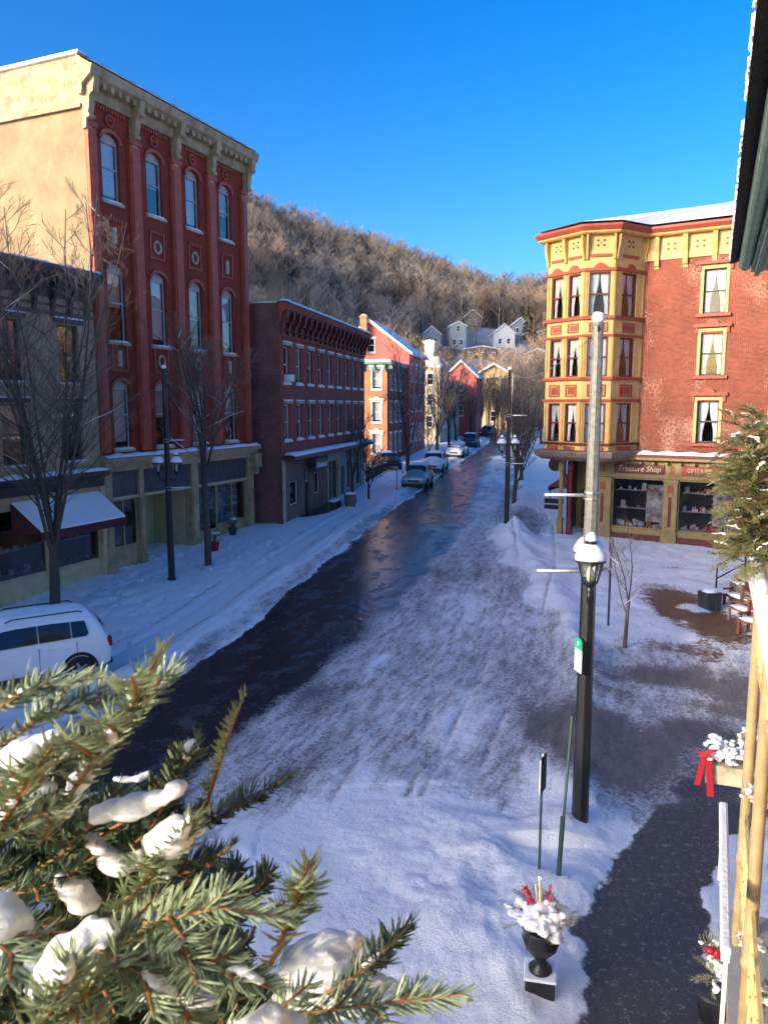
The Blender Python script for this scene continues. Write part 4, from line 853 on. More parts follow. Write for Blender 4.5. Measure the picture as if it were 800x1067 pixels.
# awning and hanging signs on the street side
o = thing('side_awning', 'dark red awning over the side entrance under the yellow bay', 'awning', Y.matrix_world @ Vector((0, 0, 0)))
bpy.context.view_layer.update(); MY = Y.matrix_world.copy()
def wy(x, y, z): return MY @ Vector((x, y, z))
o.location = wy(-3.3, 1.4, 2.6); o.rotation_euler.z = Y.rotation_euler.z
k = MB(); k.add([(0, -.7, .95), (0, 1.6, .95), (-1.2, 1.6, .1), (-1.2, -.7, .1), (0, -.7, .9), (0, 1.6, .9), (-1.2, 1.6, .05), (-1.2, -.7, .05)], [(0, 1, 2, 3), (4, 7, 6, 5), (0, 3, 7, 4), (1, 5, 6, 2), (2, 6, 7, 3)]); k.add([(0, -.7, .93), (-1.2, -.7, .08), (0, -.7, .05)], [(0, 1, 2)]); k.box(-1.22, -1.2, -.7, 1.6, -.15, .1); k.build('canvas', 'maroon', o)
MB().tube([(0, -.68, .1), (-1.18, -.68, .05)], .02, 6).build('frame', 'iron', o)
for z, lab, wd in ((4.05, 'round dark hanging sign on a bracket above the side awning', .35), (1.9, 'dark board sign hanging below the side awning', .5)):
    s = thing('hanging_sign', lab, 'sign', wy(-4.3, 1.0, z), Y.rotation_euler.z); k = MB()
    if z > 3: k.prism([(wd*cos(t*pi/8), wd*sin(t*pi/8)-.25) for t in range(16)], -.03, .03, 'y')
    else: k.box(-wd, wd, -.03, .03, -.12, .12); k.box(-wd, wd-.1, -.03, .03, -.42, -.2)
    k.build('board', 'signblack', s)
    if z > 3: MB().tube([(-.6, 0, .3), (.2, 0, .38), (1.0, 0, .3)], .025, 6).build('bracket', 'iron', s); ledge = MB().tube([(-.6, 0, .345), (.2, 0, .425), (.9, 0, .345)], .035, 6).build('snow', 'snow', s)
    else: MB().tube([(-.2, 0, .12), (-.2, 0, .7), (1.0, 0, .7)], .02, 6).build('bracket', 'iron', s)

# ------------------------------------------------------------------ the inn the photograph is taken from: X runs back along the street, Y away from it
IO = U*9.0+W*2.3
I = thing('inn_building', 'inn on the right with cream posts, iron lace, snowy balcony edge and green gutter overhead', 'building', (IO.x, IO.y, 0), atan2(-U.y, -U.x))
LI = 34.
wall_mb(LI, -.5, 8.6, [(x-.5, x+.5, z, z+1.9) for x in (3, 6.5, 13, 17, 21, 25, 29) for z in (1.3, 5.9)]).build('wall', 'beige', I); bodybox(LI, 9, 8.6).build('side_wall', 'beige', I)
w = make_window(I, 1.0, 1.9, 'white', None, curtain='white'); [put(w, I, x, z) for x in (3, 6.5, 13, 17, 21, 25, 29) for z in (1.3, 5.9)]; MB().box(.05, LI-.05, 1, 1.05, -.2, 8.3).build('room_shade_sheet', 'room', I)
PY = -1.77      # line of posts
pxs = [.4, 2.1, 5.0, 12.5, 16.5, 20.5, 24.5, 28.5]
for x in pxs:
    k = MB(); k.lathe([(.085, -.3), (.085, .35), (.06, .45), (.055, 1.9), (.068, 1.92), (.068, 1.98), (.055, 2.0), (.055, 4.85), (.07, 4.9)], 12, (x, PY, 0)); k.build('post', 'post', I, True)
    k = MB(); k.lathe([(.06, 5.22), (.055, 5.4), (.05, 7.4), (.08, 7.6), (.08, 7.7)], 12, (x, PY, 0)); k.build('post', 'post', I, True)
MB().box(-.1, LI, PY-.028, -.003, 4.98, 5.14).build('balcony_floor', 'soffit', I)
MB().box(-.16, LI, PY-.10, PY-.03, 4.90, 5.2).build('balcony_edge', 'white', I, bevel=.01); MB().box(-.16, -.102, PY-.028, 0, 4.92, 5.2).build('balcony_edge', 'white', I, bevel=.01)
ledge_snow(I, -.16, LI, PY-.11, PY+.02, 5.2, 61, .05)
# projecting end bay the view is taken from
k = MB(); k.box(8.2, 12.2, -4.0, PY-.105, 4.98, 5.14); k.build('balcony_floor', 'soffit', I)
k = MB(); k.box(8.25, 8.31, -3.95, PY, 5.86, 5.92); k.box(8.25, 12.1, -3.95, -3.89, 5.86, 5.92)
for i in range(15): k.box(8.27, 8.29, -3.9+i*.145, -3.88+i*.145, 5.14, 5.86)
for i in range(26): k.box(8.3+i*.145, 8.32+i*.145, -3.93, -3.91, 5.14, 5.86)
k.build('balcony_railing', 'iron', I)
k = MB(); k.box(-.1, 8.2, PY-.03, PY+.03, 6.0, 6.06); k.box(-.1, 8.2, PY-.02, PY+.02, 5.3, 5.34)
for i in range(58): k.box(-.05+i*.142, -.03+i*.142, PY-.01, PY+.01, 5.34, 6.0)
k.box(-.1, -.06, PY, 0, 6.0, 6.06); k.build('balcony_railing', 'post', I)
# eave: soffit, gutter, beam
MB().box(.05, LI, -2.0, -.003, 8.16, 8.24).build('soffit', 'soffit', I)
k = MB()
for i in range(7): k.box(.06, LI, -1.95+i*.3, -1.935+i*.3, 8.145, 8.158)
k.build('soffit_batten', 'soffit', I)
k = MB(); k.prism([(-2.01, 8.12), (-1.96, 8.12), (-1.96, 8.30), (-2.01, 8.30)], 0, LI, 'x'); k.prism([(-2.04, 8.16), (-2.012, 8.16), (-2.012, 8.34), (-2.04, 8.34)], 0, LI, 'x'); k.build('fascia', 'greenp', I)
k = MB(); pr = [(-2.10+.06*cos(t), 8.24+.06*sin(t)) for t in [pi+pi*i/8 for i in range(9)]]; k.prism(pr+[(-2.045, 8.25), (-2.155, 8.25)], -.02, LI, 'x'); k.build('gutter', 'greenp', I)
k = MB(); k.add([(0, -2.24, 8.25), (LI, -2.24, 8.25), (LI, 4.5, 10.6), (0, 4.5, 10.6), (0, -2.24, 8.31), (LI, -2.24, 8.31), (LI, 4.5, 10.7), (0, 4.5, 10.7)], [(0, 1, 2, 3), (4, 7, 6, 5), (0, 4, 5, 1), (1, 5, 6, 2), (2, 6, 7, 3), (3, 7, 4, 0)]); k.add([(0, 9, 8.6), (LI, 9, 8.6), (LI, 4.5, 10.7), (0, 4.5, 10.7)], [(0, 1, 2, 3)]); k.build('roof', 'shingle', I)
k = MB(); r = random.Random(4)
for i in range(300): x = r.uniform(0, 16); k.blob((x, -2.24, 8.30), (r.uniform(.01, .05), .015, r.uniform(.01, .03)), .3, i, 1)
k.build('snow_crumbs', 'snow', I)['kind'] = 'stuff'
MB().box(.1, LI, PY-.08, PY+.08, 7.7, 7.95).build('beam', 'greenp', I); MB().box(.08, LI, PY-.11, PY+.11, 7.953, 8.02).build('beam_moulding', 'dark', I); MB().box(.1, .2, PY+.12, -.003, 7.7, 8.0).build('beam', 'dark', I)
# lower porch: deck, snowy rail, lace panels
MB().box(-.2, LI, PY-.1, -.003, .75, .95).build('porch_deck', 'concrete', I)
k = MB(); k.box(.95, 3.2, -2.04, -1.98, 2.68, 2.76); k.box(.95, 1.0, -2.02, -1.99, 2.0, 2.68); k.box(3.15, 3.2, -2.02, -1.99, 2.0, 2.68); k.build('porch_rail', 'white', I)
k = MB(); k.box(.94, 3.25, -2.05, -1.97, 2.765, 2.83); k.build('snow', 'snow', I, bevel=.02)
def lace(x0, x1, z0, z1):
    k = MB(); k.box(x0, x1, PY-.015, PY+.015, z0, z0+.04); k.box(x0, x1, PY-.015, PY+.015, z1-.04, z1); n = int((x1-x0)/.24)
    for i in range(n):
        cx_ = x0+(x1-x0)*(i+.5)/n; h = (z1-z0)
        for sg in (-1, 1):
            pts = [(cx_+sg*(.1-.09*t/14)*cos(t*.52)*1.0, PY, (z0+z1)/2+sg*h*.22+(.12-.1*t/14)*sin(t*.52)) for t in range(15)]; k.tube(pts, .014, 5)
            pts = [(cx_+sg*(.07-.06*t/10)*cos(t*.6+1), PY+.004, (z0+z1)/2-sg*h*.2+(.08-.07*t/10)*sin(t*.6+1)) for t in range(11)]; k.tube(pts, .012, 5)
        k.box(cx_-.118, cx_-.102, PY-.01, PY+.01, z0+.04, z1-.04)
    return k.build('iron_lace', 'gold', I)
lace(.5, 2.0, 1.6, 2.5); lace(2.2, 4.9, 1.6, 2.5); lace(.5, 2.0, 4.2, 4.9); lace(2.2, 4.9, 4.2, 4.9); lace(5.1, 12.4, 4.2, 4.9)
# ------------------------------------------------------------------ street trees
def bare_tree(label, x, y, H, seed, r0=.14, lead=6, fork=.17, spread=.28, n2=13, n3=6, n4=3, nm='bare_tree', snow=True, tw=.0075, group=None, lean=0):
    o = thing(nm, label, 'tree', (x, y, zg(y)-.05), random.Random(seed).uniform(0, 6), group); r = random.Random(seed)
    tk = MB(); cr = MB(); sn = MB()
    def limb(p, d, L, ra, rb, seg, n, mb, up=.0, wob=.12, cap=False):
        pts = [p]; q = p; dd = d
        for i in range(seg):
            dd = (dd+Vector((r.gauss(0, wob), r.gauss(0, wob), r.gauss(up, wob*.5)))).normalized(); q = q+dd*(L/seg); pts.append(q)
        mb.tube(pts, [ra+(rb-ra)*(i/seg) for i in range(seg+1)], n, cap); return pts
    base = limb(Vector((0, 0, -.3)), Vector((lean, 0, 1)), H*fork+.3, r0*1.15, r0*.85, 4, 9, tk, .05, .03)
    top = base[-1]
    for i in range(lead):
        a = i*6.283/lead+r.uniform(-.4, .4); sp = spread*r.uniform(.4, 1.2) if i else .05
        d = Vector((cos(a)*sp, sin(a)*sp, 1)).normalized(); st = base[-1-(i % 2)] if i else top
        Ln = H*(1-fork)*r.uniform(.72, 1.0); rl = r0*r.uniform(.28, .5); pts = limb(st-Vector((0, 0, .05)), d, Ln, rl, .012, 8, 6, tk, .06, .07)
        for j in range(n2):
            t = .12+.86*(j+r.random())/n2; k = min(7, int(t*8)); p = pts[k].lerp(pts[k+1], t*8-k)
            b = r.uniform(0, 6.283); up = r.uniform(.5, 1.3); e = Vector((cos(b), sin(b), up)).normalized(); L2_ = H*.23*(1.15-t)*r.uniform(.5, 1.3)+.25; r2 = max(tw*1.4, rl*(1-t)*.42)
            q = limb(p, e, L2_, r2, tw, 4, 4, tk, .08, .13)
            if snow and r.random() < .3 and up < .85: sn.tube([w_+Vector((0, 0, r2*.9)) for w_ in q[:4]], [.003, r2*.7+.004, r2*.5+.003, .002], 5)
            for m_ in range(n3):
                t2 = .15+.85*(m_+r.random())/n3; k2 = min(3, int(t2*4)); p2 = q[k2].lerp(q[k2+1], t2*4-k2); e2 = (e*.8+Vector((r.gauss(0, .6), r.gauss(0, .6), r.gauss(.3, .3)))).normalized(); L3 = L2_*.45*(1.2-t2)*r.uniform(.6, 1.3)+.1
                q2 = limb(p2, e2, L3, tw*1.0, tw*.45, 2, 3, cr, .08, .15)
                for m2 in range(n4):
                    p3 = q2[0].lerp(q2[-1], r.uniform(.2, 1)); e3 = (e2+Vector((r.gauss(0, .6), r.gauss(0, .6), r.gauss(.2, .4)))).normalized(); cr.tube([p3, p3+e3*L3*r.uniform(.3, .7)], [tw*.7, tw*.3], 3, False)
    tk.build('trunk', 'bark', o, True); cr.build('crown', 'twig', o)
    if sn.v: sn.build('snow', 'snow', o, True)
    return o
bare_tree('large many-stemmed bare tree before the beige building at the left edge', -10.9, 24.8, 15.6, 11, .165, 10, .155, .22, 21, 8, 4, tw=.0062)
bare_tree('bare tree right of the left lamp post, before the tall red block', -7.3, 31.3, 11.4, 23, .135, 6, .42, .36, 15, 8, 4, tw=.0066)
bare_tree('slender young bare tree on the snowy square right of the near lamp post', 6.8, 21.0, 3.9, 31, .055, 3, .36, .42, 7, 5, 2, tw=.004, nm='young_tree')
extra = [(15, 52, 9, .13), (18.5, 60, 11, .15), (17.5, 66, 10, .14), (22, 70, 12, .16), (18, 80, 11, .15), (23, 84, 13, .17), (19.5, 96, 12, .16), (25, 100, 13, .17), (24, 110, 13, .17), (27, 122, 14, .17), (30, 134, 14, .17), (13.5, 132, 12, .15), (10.5, 126, 12, .15), (8.5, 119, 12, .15), (33, 145, 14, .17), (21, 126, 13, .16), (16.6, 133, 11, .15), (18.2, 128, 12, .16), (20.4, 134, 12, .16), (23, 137, 13, .16)]
far = [(1.9, 60.5, 12.5, .17, 'tall dark bare tree beside the silver car, before the orange brick house'), (-2.2, 53, 6.2, .1, 'small bushy bare tree in the yard left of the orange brick house'), (-3.2, 56.5, 6.0, .1, 'low bare tree against the end of the dark red building'), (-1.0, 50, 4.6, .08, 'small bare tree beside the barrel in front of the dark red building'),
       (5.2, 76, 13, .17, 'bare tree rising behind the snow-covered white car'), (7.6, 90, 12.5, .17, 'bare tree in front of the pale tower house'), (9.6, 103, 13, .18, 'bare tree near the small pink gable'), (12.7, 112, 12, .18, 'bare tree left of the columned building'), (4.0, 68.5, 7, .10, 'thin bare tree behind the white parked car'),
       (7.95, 46.6, 7.6, .13, 'dark bare tree right behind the far lamp post'), (10.3, 57.5, 9.0, .14, 'second dark bare tree on the right pavement behind the far lamp post'), (11.6, 66, 9.5, .15, 'bare tree on the right pavement halfway up the street'), (13.8, 76, 10, .15, 'bare tree on the right pavement farther up the street'), (16.5, 88, 11, .15, 'bare tree far up the right pavement'), (20, 103, 12, .16, 'farthest bare tree on the right pavement'),
       (13.6, 58, 11, .16, 'bare tree in the yard behind the yellow bay window'), (17, 72, 12, .16, 'bare tree behind the yard beyond the yellow bay window'), (20.5, 92, 13, .17, 'tall bare tree beyond the right-hand trees'), (22.5, 118, 13, .17, 'bare tree at the right end of the street'), (15.4, 124, 12, .17, 'bare tree standing before the columned building'), (19.2, 131, 12, .17, 'bare tree at the bend where the street disappears')]
for i, (x, y, H, r0, lab) in enumerate(far): bare_tree(lab, x, y, H, 100+i, r0, 6 if H > 8 else 5, .22, .36, 13, 7, 3, tw=.013 if y > 70 else .0095, group='bare trees along the street', snow=y < 70)
for i, (x, y, H, r0) in enumerate(extra): bare_tree('one of the bare trees crowding the far right of the street behind the bay window', x, y, H, 300+i, r0, 7, .2, .36, 13, 7, 3, tw=.013, group='trees crowding the far end of the street', snow=False)
def conifer(x, y, z, H, seed, label):
    o = thing('pine_tree', label, 'tree', (x, y, z), 0, 'evergreens on the hillside'); MB().tube([(0, 0, -1), (0, 0, H)], [.22, .03], 7).build('trunk', 'bark', o); r = random.Random(seed); k = MB()
    for i in range(240):
        t = r.random()**.8; zz = H*(.18+.8*t); a = r.uniform(0, 6.28); L_ = (1-t)*H*.24+.3; d = Vector((cos(a), sin(a), -.15)); s = Vector((-sin(a), cos(a), 0)); p = Vector((0, 0, zz))
        for j in range(5):
            q = p+d*L_*(.3+.14*j); w_ = .35*(1.1-j*.15); k.add([q-s*w_, q+d*.5, q+s*w_+Vector((0, 0, r.gauss(0, .15))), q-Vector((0, 0, .25))], [(0, 1, 2), (0, 3, 1), (1, 3, 2)])
    k.build('crown', 'needle2', o)
for x, y, H, lab in ((45.5, 215, 15, 'dark pine on the hillside just left of the yellow bay window'), (41, 222, 12, 'smaller dark pine left of the other hillside pine'), (49.5, 224, 13, 'dark pine partly behind the yellow cornice')): conifer(x, y, hh_(x, y), H, int(x), lab)

# ------------------------------------------------------------------ lamp posts
def lantern(parent, x, y, z):
    k = MB(); k.lathe([(.03, -.02), (.06, 0), (.045, .05), (.10, .10), (.12, .13)], 12, (0, 0, 0)); k.lathe([(.195, .43), (.225, .435), (.225, .475), (.19, .48)], 16); k.lathe([(.06, .70), (.085, .71), (.085, .75), (.05, .76)], 12)
    for i in range(6): a = i*pi/3; k.tube([(.12*cos(a), .12*sin(a), .12), (.205*cos(a), .205*sin(a), .44)], .009, 4)
    o = k.build('lantern', 'iron', parent, loc=(x, y, z)); g = MB(); g.lathe([(.113, .13), (.192, .43)], 16); g.f = g.f[:-2]; g.m = g.m[:-2]; g.build('glass', 'lampglass', o, True)
    g = MB(); g.lathe([(.02, .13), (.05, .16), (.06, .26), (.03, .36), (.005, .38)], 10); g.build('lamp', 'lampcore', o, True)
    s = MB(); s.lathe([(.228, .472), (.232, .50), (.215, .56), (.175, .63), (.12, .685), (.075, .70), (.01, .702)], 16); s.lathe([(.085, .752), (.09, .78), (.075, .83), (.045, .87), (.005, .885)], 12); s.v = [(a*(1+.05*noise.noise(Vector((a*9, b*9, c*9)))), b*(1+.05*noise.noise(Vector((a*9+5, b*9, c*9)))), c+.012*noise.noise(Vector((a*11, b*11, 3)))) for a, b, c in s.v]; s.build('snow', 'snow', o, True); return o
def lamp_post(label, x, y, rz, arms, arm_rz=pi, z=None):
    o = thing('street_lamp', label, 'street lamp', (x, y, zg(y)-.05 if z is None else z), rz, 'twin lantern street lamps'); k = MB(); k.mi = 0
    k.lathe([(.17, 0), (.17, .12), (.135, .16), (.125, 1.2), (.112, 4.3)], 8); k.mi = 1; k.lathe([(.108, 4.302), (.075, 8.0), (.085, 8.02), (.06, 8.08)], 8); k.build('pole', ['iron', 'polegrey'] if y < 20 else ['iron', 'iron'], o)
    for sg in (-1, 1):
        lantern(o, sg*.33, 0, 4.12); MB().tube([(sg*.1, 0, 3.95), (sg*.2, 0, 3.9), (sg*.3, 0, 3.95), (sg*.33, 0, 4.1)], [.03, .025, .025, .03], 8).build('bracket', 'iron', o, True)
    MB().blob((0, 0, 8.12), (.10, .10, .085), .15, 3, 3).build('snow', 'snow', o, True); MB().tube([(.05, 0, 7.95), (.16, 0, 7.98), (.17, 0, 7.9)], .018, 6).build('sensor', 'iron', o)
    for z_, L in arms:
        a = MB(); d = Vector((cos(arm_rz-rz), sin(arm_rz-rz), 0)); a.tube([d*.05+Vector((0, 0, z_)), d*L+Vector((0, 0, z_))], .016, 6); a = a.build('banner_arm', 'metal', o); MB().tube([d*.12+Vector((0, 0, z_+.018)), d*(L-.01)+Vector((0, 0, z_+.018))], .019, 6).build('snow', 'snow', a, True)
        c = MB(); c.lathe([(.112, z_-.06), (.12, z_-.055), (.12, z_-.03), (.11, z_-.025)], 8); c.lathe([(.11, z_+.04), (.118, z_+.045), (.118, z_+.07), (.108, z_+.075)], 8); c.build('clamp', 'metal', o)
    return o
lamp_post('tall near lamp post with large snow-capped lanterns and a parking sign', 3.13, 11.5, radians(-102.5), [(5.5, .72), (4.33, .80)])
lamp_post('black lamp post on the left pavement in front of the tall red block', -8.15, 28.9, radians(8), [(5.4, -.01+.7), (3.6, .7)], 0.5)
lamp_post('far lamp post on the right pavement at the end of the snowbank', 5.95, 36.9, radians(15), [(5.9, .9), (3.6, .9)], .1)
up = thing('utility_pole', 'pale utility pole behind the far lamp post', 'pole', (13.0, 79, 1.5)); MB().tube([(0, 0, -.3), (.05, 0, 8.6)], [.16, .1], 8).build('pole', 'stone', up); MB().box(-.7, .9, -.05, .05, 8.0, 8.15).build('crossarm', 'polegrey', up)
sp = thing('parking_sign', 'green and white sign on the near lamp post, seen almost edge-on', 'sign', (3.13-.135, 11.43, 2.72), radians(-77))
MB().box(-.11, .11, -.006, .006, 0, .36).build('plate', 'white', sp); MB().prism([(-.11, .362), (.11, .362), (.11, .48), (.06, .54), (-.06, .54), (-.11, .48)], -.006, .006, 'y').build('plate', 'green', sp); MB().box(-.09, .1, .008, .1, -.02, .5).build('bracket', 'signblack', sp)
text_mesh('lettering', 'P', .13, 'white', sp, (0, -.009, .44), (pi/2, 0, 0), 0, .002)
k = MB(); [k.box(-.08, .08, -.0085, -.0065, .06+.05*i, .075+.05*i) for i in range(5)]; k.build('small_print', 'greytrim', sp)
s = thing('street_sign', 'narrow sign plate on a green steel post, edge-on behind the urn', 'sign', (2.2, 10.1, 0), radians(62)); MB().box(-.025, .025, -.012, .012, -.2, 1.95).build('post', 'galv', s); MB().box(-.15, .15, -.02, -.013, 1.45, 1.98).build('plate', 'signblack', s); MB().box(-.15, -.143, -.024, -.008, 1.45, 1.98).build('plate_edge', 'white', s); MB().blob((0, -.005, 1.99), (.03, .02, .03), .2, 3, 1).build('snow', 'snow', s, True)
s = thing('leaning_post', 'leaning green steel post just left of the near lamp post', 'post', (2.42, 9.95, 0)); MB().tube([(0, 0, -.2), (.08, .1, 1.1)], .035, 8).build('sleeve', 'galv', s); MB().tube([(.085, .1, 1.0), (.21, .3, 2.5)], .02, 6).build('post', 'galv', s)
s = thing('sign_post', 'thin dark sign post standing left of the young tree', 'post', (6.97, 23.2, 0)); MB().tube([(0, 0, -.2), (0, 0, 2.75)], .035, 6).build('post', 'iron', s); MB().box(-.03, .03, -.15, .15, 2.3, 2.75).build('plate', 'metal', s)
s = thing('meter_post', 'thin stake in the snow left of the silver car', 'post', (.9, 54, zg(54))); MB().tube([(0, 0, -.2), (0, 0, 1.5)], .03, 6).build('post', 'iron', s)

# ------------------------------------------------------------------ vehicles
SUVS = [(-2.14, .42, .74, .78, .68, .72, .58), (-2.10, .34, .95, .99, .80, .84, .72), (-2.02, .31, 1.03, 1.12, .85, .87, .73), (-1.86, .29, 1.06, 1.57, .87, .885, .62), (-1.62, .28, 1.06, 1.65, .88, .89, .63), (-.7, .26, 1.04, 1.69, .885, .895, .64), (.2, .26, 1.02, 1.68, .885, .895, .64), (.6, .26, 1.01, 1.60, .885, .89, .62), (1.08, .27, 1.0, 1.12, .88, .885, .66), (1.7, .28, .97, 1.03, .87, .87, .64), (2.0, .31, .88, .93, .82, .83, .60), (2.12, .38, .70, .74, .70, .72, .5)]
SED = [(-2.35, .42, .74, .78, .66, .70, .56), (-2.28, .34, .92, .97, .80, .83, .68), (-2.1, .31, .98, 1.08, .84, .86, .66), (-1.75, .29, 1.0, 1.22, .86, .88, .60), (-1.3, .28, .98, 1.40, .88, .89, .58), (-.5, .26, .96, 1.46, .885, .895, .6), (.15, .26, .95, 1.44, .885, .895, .6), (.55, .26, .94, 1.33, .885, .89, .58), (1.1, .27, .93, 1.02, .88, .885, .64), (1.8, .28, .88, .94, .86, .86, .62), (2.2, .31, .78, .82, .80, .80, .58), (2.32, .38, .62, .66, .68, .70, .5)]
def vehicle(nm, label, x, y, rz, st, paint, snowy=1, group='cars parked along the left kerb', z=None, sc=1, det=True):
    o = thing(nm, label, 'car', (x, y, zg(y) if z is None else z), rz, group); o.scale = (sc,)*3
    def ring(s):
        X, zl, zb, zt, wl, wb, wt = s; e = min(.10, (zt-zb)*.35)
        h = [(wl*.9, zl), (wl, zl+.06), (wb+.015, zl+.30), (wb+.02, (zl+zb)/2+.08), (wb, zb), (wt+.07*(e > .05), zt-e), (wt-.08, zt-.02), (wt*.5, zt+.012)]
        return [(X, -a, b) for a, b in h]+[(X, a, b) for a, b in h[::-1]]
    R = [ring(s) for s in st]; k = MB(); n = 16; k.add([p for r_ in R for p in r_], [(i*n+j, i*n+(j+1) % n, (i+1)*n+(j+1) % n, (i+1)*n+j) for i in range(len(R)-1) for j in range(n)]+[tuple(range(n))[::-1], tuple((len(R)-1)*n+j for j in range(n))])
    b = k.build('body', paint, o, True); b.modifiers.new('sub', 'SUBSURF').levels = 1; b.modifiers['sub'].render_levels = 2
    def itp(X):
        for a, c in zip(st, st[1:]):
            if a[0] <= X <= c[0]: t = (X-a[0])/(c[0]-a[0]); return [u_+(v_-u_)*t for u_, v_ in zip(a, c)]
    def side(X, f, sg, off=.012):     # f 0..1 from belt to roof rail
        s = itp(X); e = min(.10, (s[3]-s[2])*.35); z0, z1 = s[2]+.02, s[3]-e-.01; y0, y1 = s[5], s[6]+.07*(e > .05); return (X, sg*(y0+(y1-y0)*f+off), z0+(z1-z0)*f)
    xr = st[3][0]+.12; xf = st[7][0]+.22; cuts = [(xr+.16, xr+.55), (xr+.58, xr+1.30), (xr+1.33, xf)]
    for sg in (-1, 1):
        for a, c in cuts:
            m_ = MB(); N_ = 5; f0 = .16
            lo = [side(a+(c-a)*i/N_, f0, sg) for i in range(N_+1)]; hi_ = [side(a+(c-a)*i/N_, .93, sg) for i in range(N_+1)]
            if c == xf: hi_[-1] = side(xf-.16, .93, sg); 
            if a == xr+.16: hi_[0] = side(a+.06, .86, sg); lo[0] = side(a, f0+.12, sg)
            m_.add(lo+hi_, [(i, i+1, N_+2+i, N_+1+i) for i in range(N_)]); m_.build('side_window', 'carglass', o, True)
        m_ = MB(); m_.box(xf+.02, xf+.16, sg*(.93 if sg > 0 else 1.08)-.0, sg*(1.08 if sg > 0 else .93), st[8][2]+.0, st[8][2]+.16) if False else m_.blob((xf-.02, sg*1.0, st[8][2]+.1), (.07, .10, .08), 0, 1, 2); m_.build('mirror', paint, o, True)
        for X in (xr+1.0, xr+1.85): MB().box(X, X+.16, min(sg*.90, sg*.93), max(sg*.90, sg*.93), st[5][2]-.12, st[5][2]-.09).build('door_handle', paint, o)
        for wx in (st[0][0]+.82, st[-1][0]-.84):
            a_ = MB(); cy = sg*.90
            pts = [(wx+.40*cos(t*pi/12), cy, .34+.40*sin(t*pi/12)) for t in range(13)]; a_.tube(pts, .045, 5); a_.prism([(wx+.37*cos(t*pi/8), .34+.37*sin(t*pi/8)) for t in range(16)], cy-.012, cy+.004, 'y'); a_.build('wheel_arch', 'rubber', o)  # black disc paints the dark of the open wheel well
            w_ = MB(); prof = [(.20, -.10), (.33, -.10), (.345, -.07), (.345, .07), (.33, .10), (.20, .10)]; nn = 24
            w_.add([(r_*cos(6.283*q/nn), z_, r_*sin(6.283*q/nn)) for r_, z_ in prof for q in range(nn)], [(i*nn+q, i*nn+(q+1) % nn, (i+1)*nn+(q+1) % nn, (i+1)*nn+q) for i in range(5) for q in range(nn)]); ty = w_.build('tyre', 'rubber', None, True)
            wh = thing('wheel', None, None, (wx, cy-sg*.06, .335)); wh.parent = o; ty.parent = wh
            rm = MB(); rm.prism([(.07*cos(t*pi/6), .07*sin(t*pi/6)) for t in range(12)], min(sg*.03, sg*.09), max(sg*.03, sg*.09), 'y')
            for q in range(5): a0 = q*1.2566; d = Vector((cos(a0), 0, sin(a0))); s_ = Vector((-sin(a0), 0, cos(a0))); rm.add([d*.05-s_*.035+Vector((0, sg*.08, 0)), d*.05+s_*.035+Vector((0, sg*.08, 0)), d*.22+s_*.025+Vector((0, sg*.085, 0)), d*.22-s_*.025+Vector((0, sg*.085, 0))], [(0, 1, 2, 3)])
            rm.tube([(.215*cos(t*pi/10), sg*.085, .215*sin(t*pi/10)) for t in range(21)], .014, 5); rm.build('rim', 'rim', wh); MB().prism([(.205*cos(t*pi/8), .205*sin(t*pi/8)) for t in range(16)], min(sg*.02, sg*.06), max(sg*.02, sg*.06), 'y').build('brake', 'dark', wh)
        for X in (xr+.46, xr+1.32, xf+.06):
            q = itp(X); MB().tube([(X, sg*(q[5]+.004), q[2]-.01), (X, sg*(q[5]+.018), (q[1]+q[2])/2+.08), (X, sg*(q[5]+.012), q[1]+.30), (X, sg*(q[4]+.004), q[1]+.1)], .007, 4).build('door_seam', 'dark', o)
        MB().prism([(st[0][0]+1.25, .24), (st[-1][0]-1.28, .24), (st[-1][0]-1.28, .37), (st[0][0]+1.25, .40)], min(sg*.87, sg*.915), max(sg*.87, sg*.915), 'y').build('sill_trim', 'dark', o)
        hl = MB(); hl.blob((st[-1][0]-.12, sg*.60, .72 if st is SUVS else .64), (.12, .16, .07), 0, 1, 2); hl.build('headlight', 'headl', o, True)
        tl = MB(); zt_ = .96; tl.box(st[1][0]-.035, st[1][0]+.09, min(sg*.63, sg*.865), max(sg*.63, sg*.865), zt_-.17, zt_+.06); tl.build('tail_light', 'tail', o, bevel=.02)
        if st is SUVS: MB().tube([(-1.5, sg*.60, 1.70), (-1.4, sg*.61, 1.745), (.1, sg*.61, 1.74), (.25, sg*.60, 1.68)], .018, 6).build('roof_rail', 'dark', o, True)
    def cross(a, c, na, nm_, m='carglass', wa=.78, lift=.02):
        A_, B_ = itp(a), itp(c); m_ = MB(); m_.add([(a, -A_[6]*wa, A_[3]+lift), (a, A_[6]*wa, A_[3]+lift), (c, B_[6]*wa, B_[3]+lift), (c, -B_[6]*wa, B_[3]+lift)], [(0, 3, 2, 1)]); return m_.build(nm_, m, o)
    # windscreens follow the sloped stations
    a, c = st[7], st[8]; m_ = MB(); m_.add([(a[0]+.06, -a[6]-.02, a[3]-.02), (a[0]+.06, a[6]+.02, a[3]-.02), (c[0]-.03, c[6]+.08, c[3]+.055), (c[0]-.03, -c[6]-.08, c[3]+.055)], [(0, 3, 2, 1)]); m_.build('windscreen', 'carglass', o)
    a, c = st[3], st[2]; m_ = MB(); m_.add([(a[0]-.045, -a[6]+.02, a[3]-.07), (a[0]-.045, a[6]-.02, a[3]-.07), (c[0]-.035, c[6], c[3]+.07), (c[0]-.035, -c[6], c[3]+.07)], [(0, 1, 2, 3)]); m_.build('rear_window', 'carglass', o)
